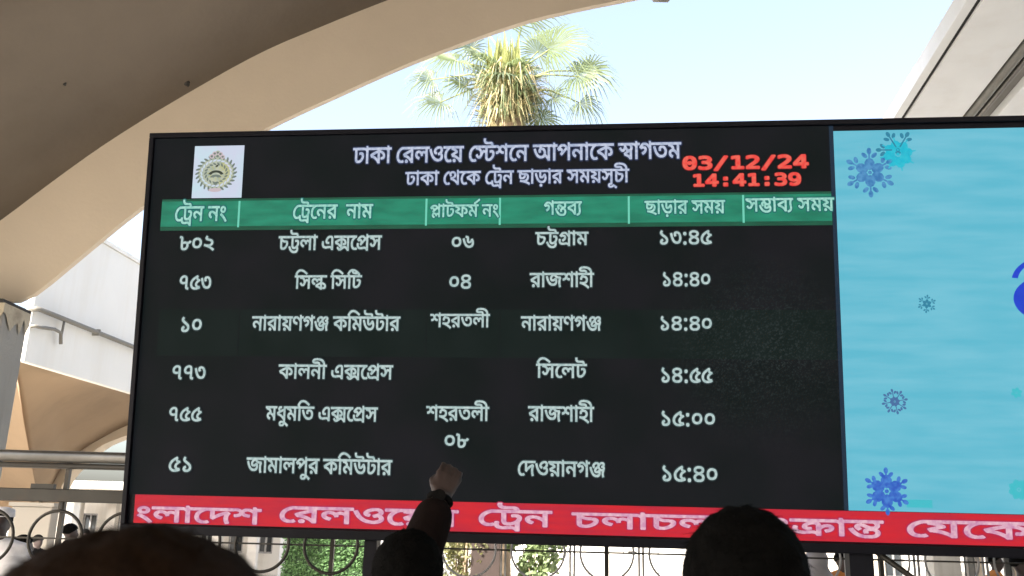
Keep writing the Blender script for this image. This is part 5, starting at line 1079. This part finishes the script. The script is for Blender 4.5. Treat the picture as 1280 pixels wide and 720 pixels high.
block('market_row', 'beige building with a porch of pillars below the right half of the board', 1092, 1500, 24.0, 8, 3.4, wall_beige, 9, (0.55, 0.8, 2.2), extra=posts_extra(9, wall_white, 0.17, -1.2, 3.0))
# grey wall slab and white pillar at lower left
def pier(name, label, px0, px1, Y, depth, top, m, cat):
    a, b = at(px0, 665, Y), at(px1, 665, Y); w = (b.x - a.x) / 2
    t = thing(name, label, cat, ((a.x + b.x) / 2, Y, -0.15))
    mb = MB(); mb.box((-w, -depth / 2, 0.14), (w, depth / 2, top)); mb.build('shaft', m, t, 0.015)
    mb = MB(); mb.box((-w - 0.04, -depth / 2 - 0.04, 0), (w + 0.04, depth / 2 + 0.04, 0.139)); mb.build('base', m, t)
    mb = MB(); mb.box((-w - 0.05, -depth / 2 - 0.05, top + 0.001), (w + 0.05, depth / 2 + 0.05, top + 0.08)); mb.build('cap', m, t)
    return t
pier('gate_pier', 'broad grey pier behind the fence near the left edge', 18, 68, 19.0, 0.5, at(40, 627, 19).z + 0.15 - 0.1, wall_grey, 'pier')
pier('white_pillar', 'slim white pillar just right of the grey pier behind the rings', 74, 92, 18.5, 0.3, 2.1, wall_white, 'pillar')
pier('dark_kiosk_panel', 'dark brown panel standing under the board between the two bushes', 590, 626, 20.2, 0.2, 2.1, brown_dark, 'panel')
pier('dark_green_post', 'dark post at the right end of the green hedge', 459, 476, 19.6, 0.15, 2.2, black_frame, 'post')
pier('grey_green_pier', 'grey-green stained pier below the right part of the board', 1158, 1192, 21.0, 0.4, 2.4, concrete_grey, 'pier')

# white minibus parked behind the fence, seen below the board
YV = 22.5
a, b = at(712, 690, YV), at(900, 690, YV)
ln = b.x - a.x
bus = thing('minibus', 'white minibus with a thin faded red stripe parked behind the fence', 'minibus', (a.x, YV, -0.15))
pts = [(0, 0.35), (0, 1.15), (0.22, 1.55), (0.55, 2.25), (0.8, 2.38), (ln - 0.15, 2.38), (ln, 2.2), (ln, 0.35)]
mb = MB(); n = len(pts)
mb.add([(x, 0, z) for x, z in pts] + [(x, 1.7, z) for x, z in pts], [tuple(range(n))] + [tuple(reversed(range(n, 2 * n)))] + [(i, i + n, (i + 1) % n + n, (i + 1) % n) for i in range(n)])
bm_ = mb.build('body', wall_white, bus, 0.05)
for x0, x1 in ((0.62, 1.25), (1.33, 2.1), (2.18, ln - 0.25)):
    mb = MB(); mb.box((x0, -0.006, 1.78), (x1, 0.02, 2.2)); mb.build('window', glass_dark, bus)
for zz, x0, x1, m in ((1.52, 0.3, 1.35, pink_paint), (1.43, 0.7, 1.7, grey_steel), (1.60, 1.5, 2.6, grey_steel)):
    mb = MB(); mb.box((x0, -0.008, zz), (x1, 0.01, zz + 0.022)); mb.build('stripe', m, bus)
for x in (1.31, 2.15):
    mb = MB(); mb.box((x - 0.008, -0.004, 0.45), (x + 0.008, 0.01, 1.72)); mb.build('door_seam', dark_line, bus)
mb = MB(); mb.box((1.42, -0.05, 1.30), (1.62, -0.003, 1.33)); mb.build('door_handle', dark_line, bus)
tyre = mat('tyre_rubber', (0.02, 0.02, 0.02), 0.85, var=0.2, scale=8)
for x in (0.62, ln - 0.7):
    w_ = MB(); w_.tube([(x, -0.02, 0.33), (x, 0.2, 0.33)], 0.33, 24); wo = w_.build('wheel', tyre, bus)
    w_ = MB(); w_.tube([(x, -0.035, 0.33), (x, 0.0, 0.33)], 0.19, 16); w_.build('rim', grey_steel, wo)
mb = MB(); mb.box((-0.03, 0.1, 0.8), (0.02, 0.4, 0.95)); mb.build('headlight', wall_white, bus)

# ------------------------------------------------------------------ people
skin_mat = mat('brown_skin', (0.047, 0.031, 0.028), 0.5, var=0.12, scale=30, bump=0.05, bscale=220)
hair_mat = mat('black_hair', (0.0032, 0.003, 0.0028), 0.85, var=0.4, scale=40, bump=0.3, bscale=160, spec=0.05)
hair_brown = mat('dark_brown_hair', (0.017, 0.009, 0.005), 0.7, var=0.3, scale=30, bump=0.3, bscale=160, spec=0.05)
def cloth(name, c): return mat(name, c, 0.95, spec=0.1, var=0.12, scale=8, bump=0.25, bscale=30)
c_black = cloth('black_cloth', (0.006, 0.0055, 0.0055)); c_brown = cloth('dark_brown_cloth', (0.008, 0.0045, 0.004)); c_white = cloth('white_cloth', (0.78, 0.77, 0.80))
c_navy = cloth('navy_cloth', (0.02, 0.025, 0.05)); c_maroon = cloth('maroon_cloth', (0.16, 0.03, 0.06)); c_greyscarf = cloth('grey_cloth', (0.40, 0.39, 0.42)); c_red = cloth('red_cloth', (0.45, 0.08, 0.06)); c_orange = cloth('orange_cloth', (0.6, 0.25, 0.08))
def limb(mb, p0, p1, r0, r1, n=12):
    p0, p1 = V(p0), V(p1)
    mb.tube([p0, p0.lerp(p1, 0.35), p1], [r0, r0 * 0.62 + r1 * 0.42, r1], n); mb.sphere(p0, r0 * 0.985, 7); mb.sphere(p1, r1 * 0.985, 7)
def fuse(name, mb, m, parent, voxel, smooth=4):
    """melt overlapping shapes into one continuous skin"""
    me = mb.mesh(name + '_shape', m)
    o = bpy.data.objects.new(name, me); link(o)
    r = o.modifiers.new('r', 'REMESH'); r.mode = 'VOXEL'; r.voxel_size = voxel; r.use_smooth_shade = True
    s = o.modifiers.new('s', 'SMOOTH'); s.iterations = smooth; s.factor = 0.5
    dg = bpy.context.evaluated_depsgraph_get(); dg.update()
    me2 = bpy.data.meshes.new_from_object(o.evaluated_get(dg))
    o.modifiers.clear(); o.data = me2
    bpy.data.meshes.remove(me)
    for p in me2.polygons: p.use_smooth = True
    if not me2.materials: me2.materials.append(m)
    me2.materials[0] = m
    o.parent = parent
    return o
def head_shapes(mb, c, k=1.0, M=None):
    """skull, face, ears, nose, lips, chin and eye sockets; faces local -Y"""
    T = Matrix.Translation(c) @ (M or Matrix.Identity(4))
    def sp(p, r, n=14):
        q = MB(); q.sphere((0, 0, 0), r, n); mb.add([T @ (V(p) * k + V(v) * k) for v in q.v], q.f, 0, True)
    sp((0, 0.012, 0.03), (0.077, 0.096, 0.086)); sp((0, -0.022, -0.03), (0.060, 0.070, 0.080)); sp((0, -0.048, -0.088), (0.030, 0.030, 0.024))
    sp((0, -0.094, -0.012), (0.012, 0.014, 0.026)); sp((0, -0.106, -0.026), (0.015, 0.013, 0.011))
    sp((0, -0.088, -0.058), (0.024, 0.010, 0.006)); sp((0, -0.086, -0.069), (0.020, 0.010, 0.006))
    for s in (-1, 1):
        sp((s * 0.079, 0.012, -0.012), (0.010, 0.020, 0.032)); sp((s * 0.031, -0.080, 0.010), (0.014, 0.010, 0.009)); sp((s * 0.030, -0.086, 0.026), (0.020, 0.008, 0.006))
def hand_shapes(mb, wrist, d, palm_n, s=1.0, curl=0.5, thumb=-1):
    """palm, four unequal curled fingers and a thumb from the palm's side. d: pointing direction, palm_n: where the palm faces"""
    d = V(d).normalized(); pn = V(palm_n); pn = (pn - d * pn.dot(d)).normalized(); sd_ = d.cross(pn)
    w = V(wrist)
    for k in range(4):
        o = (k - 1.5) * 0.0215 * s * -thumb
        limb(mb, w + sd_ * o * 0.5 + d * 0.012, w + sd_ * o + d * 0.082 * s, 0.016 * s, 0.0125 * s, 8)
        p = w + sd_ * o + d * 0.085 * s
        a = 0.0
        for j, (ln_, r) in enumerate(((0.040, 0.0088), (0.026, 0.0080), (0.020, 0.0072))):
            a += curl * (0.7 + 0.25 * j) + k * 0.04
            q_ = p + (d * math.cos(a) + pn * math.sin(a)) * ln_ * s * (0.86, 1.0, 0.96, 0.78)[k]
            limb(mb, p, q_, r * s, r * s * 0.92, 8); p = q_
    b = w + sd_ * 0.028 * thumb * s + d * 0.025 * s
    t1 = b + (d * 0.75 + sd_ * 0.42 * thumb + pn * 0.45).normalized() * 0.042 * s; t2 = t1 + (d * 0.8 - sd_ * 0.15 * thumb + pn * 0.5).normalized() * 0.032 * s
    limb(mb, b, t1, 0.015 * s, 0.011 * s, 8); limb(mb, t1, t2, 0.011 * s, 0.009 * s, 8)
def hair_cap(mb, c, k, M=None, full=1.0, low=0.0, strands=0, seed=1):
    T = Matrix.Translation(c) @ (M or Matrix.Identity(4)); rnd = random.Random(seed)
    n = 22; vs = []; fs = []
    for i in range(n + 1):
        th = PI * 0.64 * i / n
        for j in range(2 * n):
            ph = PI * j / n
            front = max(0, -math.sin(ph))
            t_ = min(th, PI * (0.64 - 0.24 * front))
            dv = V((math.sin(t_) * math.cos(ph), math.sin(t_) * math.sin(ph), math.cos(t_)))
            r_ = 1 + (0.035 if strands > 300 else 0.012) * noise.noise(dv * 6 + V((seed, 0, 0))) + 0.02 * noise.noise(dv * 17)
            vs.append(T @ (V((dv.x * 0.088 * full, 0.014 + dv.y * 0.107 * full, 0.034 + dv.z * 0.098 * full)) * r_ * k))
    for i in range(n):
        for j in range(2 * n):
            a_ = i * 2 * n + j; b_ = i * 2 * n + (j + 1) % (2 * n); fs.append((a_, a_ + 2 * n, b_ + 2 * n, b_))
    mb.add(vs, fs, 0, True)
    for s in range(strands):
        th = math.acos(1 - rnd.random() * 1.35); ph = rnd.uniform(0, 2 * PI)
        dv = V((math.sin(th) * math.cos(ph), math.sin(th) * math.sin(ph), math.cos(th)))
        if -dv.y > 0.4 and dv.z < 0.3: continue
        p = V((dv.x * 0.088 * full, 0.014 + dv.y * 0.107 * full, 0.034 + dv.z * 0.098 * full)) * k
        tg = (V((rnd.uniform(-1, 1), rnd.uniform(-1, 1), -0.6)) - dv * dv.dot(V((0, 0, -0.6)))).normalized()
        e = p + (tg * 0.8 + dv * rnd.uniform(0.0, 0.3)).normalized() * rnd.uniform(0.012, 0.026) * k
        w = tg.cross(dv).normalized() * 0.0011 * k
        mb.add([T @ (p - w), T @ (p + w), T @ e], [(0, 1, 2)])
def person(label, x, y, H, rz, top, trousers, hair, voxel=0.02, arm_r=None, cap=None, full=1.0, strands=0, seed=1, z0=0.0, group=None, tilt=0.0, sleeve=None, scarf=None):
    """standing figure, feet at (x, y, z0), facing local -Y; H is the bare height"""
    t = thing('person', label, 'person', (x, y, z0), rz, group)
    k = H / 1.70
    P = lambda *p: V(p) * k
    hc = P(0, 0.0, 1.585)
    neck, chest, waist, hip = P(0, 0.02, 1.43), P(0, 0.03, 1.28), P(0, 0.02, 1.08), P(0, 0.02, 0.93)
    shl = [P(s * 0.185, 0.03, 1.375) for s in (-1, 1)]
    arms = []
    for i, s in enumerate((-1, 1)):
        if arm_r is not None and s == 1: arms.append((shl[1],) + tuple(arm_r))
        else: arms.append((shl[i], P(s * 0.235, 0.04, 1.10), P(s * 0.24, -0.03, 0.86)))
    legs = [(P(s * 0.095, 0.02, 0.90), P(s * 0.10, 0.0, 0.49), P(s * 0.105, 0.03, 0.09)) for s in (-1, 1)]
    def torso(mb, g):
        limb(mb, P(-0.13, 0.03, 1.34), P(0.13, 0.03, 1.34), 0.075 * k + g, 0.075 * k + g)
        for s in (-1, 1):
            limb(mb, P(s * 0.10, 0.03, 1.30), P(s * 0.075, 0.02, 1.06), 0.105 * k + g, 0.095 * k + g); limb(mb, P(s * 0.075, 0.02, 1.06), P(s * 0.08, 0.02, 0.92), 0.095 * k + g, 0.105 * k + g)
            limb(mb, neck, P(s * 0.16, 0.03, 1.375), 0.055 * k + g, 0.055 * k + g)
    M = Matrix.Rotation(tilt, 4, 'X')
    b = MB(); torso(b, 0); limb(b, neck, hc - P(0, 0, 0.06), 0.058 * k, 0.055 * k); head_shapes(b, hc, k, M)
    for s_, e_, w_ in arms:
        limb(b, s_, e_, 0.052 * k, 0.040 * k); limb(b, e_, w_, 0.040 * k, 0.027 * k)
        d = (w_ - e_).normalized(); hand_shapes(b, w_, d, V((0, -1, -0.2)) if d.z > 0.2 else V((-s_.x, -0.2, 0)), k * (0.92 if d.z > 0.2 else 1.0), 0.5 if d.z > 0.2 else 0.35, 1 if d.z > 0.2 else -1)
    for a_, kn, an in legs:
        limb(b, a_, kn, 0.088 * k, 0.058 * k); limb(b, kn, an, 0.056 * k, 0.036 * k); limb(b, an - P(0, 0, 0.045), an - P(0, 0.17, 0.055), 0.04 * k, 0.028 * k)
    fuse('body', b, skin_mat, t, voxel, 2 if voxel < 0.01 else 4)
    g = 0.012 + voxel * 0.3
    c = MB(); torso(c, g)
    for s_, e_, w_ in arms:
        limb(c, s_, e_, 0.056 * k + g, 0.046 * k + g); limb(c, e_, e_.lerp(w_, 0.76 if w_.z > e_.z else 0.86), (0.052 if w_.z > e_.z else 0.045) * k + g, (0.044 if w_.z > e_.z else 0.036) * k + g)
    limb(c, P(-0.06, 0.02, 0.90), P(0.06, 0.02, 0.90), 0.12 * k + g, 0.12 * k + g)
    fuse('jacket' if sleeve else 'shirt', c, top, t, max(voxel, 0.012))
    c = MB()
    for a_, kn, an in legs:
        limb(c, a_, kn, 0.094 * k + g, 0.066 * k + g); limb(c, kn, an, 0.066 * k + g, 0.052 * k + g)
    limb(c, P(-0.06, 0.02, 0.92), P(0.06, 0.02, 0.92), 0.115 * k + g * .8, 0.115 * k + g * .8)
    fuse('trousers', c, trousers, t, max(voxel, 0.02))
    for s, (a_, kn, an) in zip((-1, 1), legs):
        c = MB(); limb(c, an - P(0, -0.02, 0.05), an - P(0, 0.19, 0.06), 0.046 * k, 0.034 * k, 10); c.build('shoe', black_frame, t)
    if hair is not None:
        c = MB(); hair_cap(c, hc, k, M, full, 0, strands, seed); c.build('hair', hair, t)
    if cap is not None:
        c = MB(); TT = Matrix.Translation(hc)
        c.tube([hc + P(0, 0.014, 0.055), hc + P(0, 0.014, 0.115), hc + P(0, 0.014, 0.135)], [0.095 * k, 0.092 * k, 0.04 * k], 20); c.build('cap', cap, t)
    if scarf is not None:
        c = MB(); c.sphere(hc + P(0, 0.02, 0.02), V((0.105, 0.125, 0.125)) * k, 12); limb(c, hc - P(0, -0.03, 0.05), P(0, 0.04, 1.32), 0.10 * k, 0.20 * k, 14)
        fuse('headscarf', c, scarf, t, 0.02)
    return t, hc

# foreground: head at bottom left, close to the lens and out of focus
D = 0.49
tp = at(212, 665, D + 0.02)
k = 1.0; H1 = (tp.z - 0.008) / (1.585 + 0.034 + 0.098) * 1.70
person('person whose dark brown hair fills the bottom left corner, very close and blurred', tp.x, D, H1, PI, c_brown, c_black, hair_brown, voxel=0.014, full=1.12, strands=250, seed=3, sleeve=True)
# foreground right: head of black hair in front of the ticker
D = 1.36
tp = at(908, 634, D)
H2 = tp.z / (1.585 + 0.034 + 0.098) * 1.70
person('person with thick black hair whose head covers part of the red ticker on the right', at(928, 700, D).x, D, H2, PI, c_black, c_black, hair_mat, voxel=0.014, full=1.02, strands=900, seed=5, sleeve=True)
# centre: person pointing up at the board
D = 2.2
tp = at(512, 661, D)
H3 = tp.z / (1.585 + 0.034 + 0.098) * 1.70; kk = H3 / 1.70
loc = V((tp.x, D, 0)); rot = PI + 0.15
inv = Matrix.Rotation(-rot, 3, 'Z')
toL = lambda p: inv @ (p - loc)
wr = at(551, 622, D + 0.32); el = at(510, 728, D + 0.20)
# with the figure's back to us its right arm is on our right: local -X side after turning, so mirror through the +1 slot
arm = (toL(el), toL(wr))
tt, hc = person('person in dark clothes pointing one arm up at the board, wristwatch on the wrist', loc.x, D, H3, rot, c_brown, c_black, hair_mat, voxel=0.0055, arm_r=arm, full=1.0, strands=500, seed=9, sleeve=True)
mb = MB(); d = (arm[1] - arm[0]).normalized(); w0 = arm[1] - d * 0.008
ax = d.orthogonal().normalized(); ay = d.cross(ax)
mb.tube([w0 + (ax * math.cos(a_) + ay * math.sin(a_)) * 0.031 for a_ in [2 * PI * i / 20 for i in range(20)]], 0.008, 8, closed=True)
nb = toL(loc + V((0, -1, 0.3))).normalized(); mb.tube([w0 + nb * 0.028, w0 + nb * 0.040], 0.018, 16)
mb.build('wristwatch', c_black, tt)

# people walking beyond the fence
def passer(px, ptop, Y, label, top, tro, hair=hair_mat, rz=None, **k):
    tp = at(px, ptop, Y); z0 = -0.15
    H = (tp.z - z0) / (1.585 + 0.034 + 0.098) * 1.70
    person(label, tp.x, Y, H, random.uniform(0, 6) if rz is None else rz, top, tro, hair, voxel=0.025, z0=z0, **k)
passer(4, 634, 8.2, 'person in a loose white shirt and white cap behind the rings at the left edge', c_white, c_white, rz=0.4, cap=c_white)
passer(32, 668, 9.6, 'person in maroon half hidden beside the one in white', c_maroon, c_navy, rz=2.2)
passer(49, 668, 15.0, 'small figure in black in front of the grey pier', c_black, c_black, rz=1.2)
passer(90, 654, 12.5, 'taller figure in black beside the white pillar', c_black, c_black, rz=2.0)
passer(107, 661, 16.5, 'small dark-haired figure right of the white pillar', c_navy, c_black, rz=0.0)
passer(1020, 684, 8.6, 'person with a grey headscarf behind the fence right of the black head', c_greyscarf, c_navy, rz=2.8, scarf=c_greyscarf)
passer(1052, 688, 11.0, 'person in orange partly hidden by the board support post', c_orange, c_navy, rz=0.2)
passer(1243, 690, 12.0, 'person in an orange shirt between the white porch pillars', c_orange, c_black, rz=0.8)
passer(1276, 690, 9.0, 'person in red at the bottom right corner behind the fence', c_red, c_black, rz=0.5)
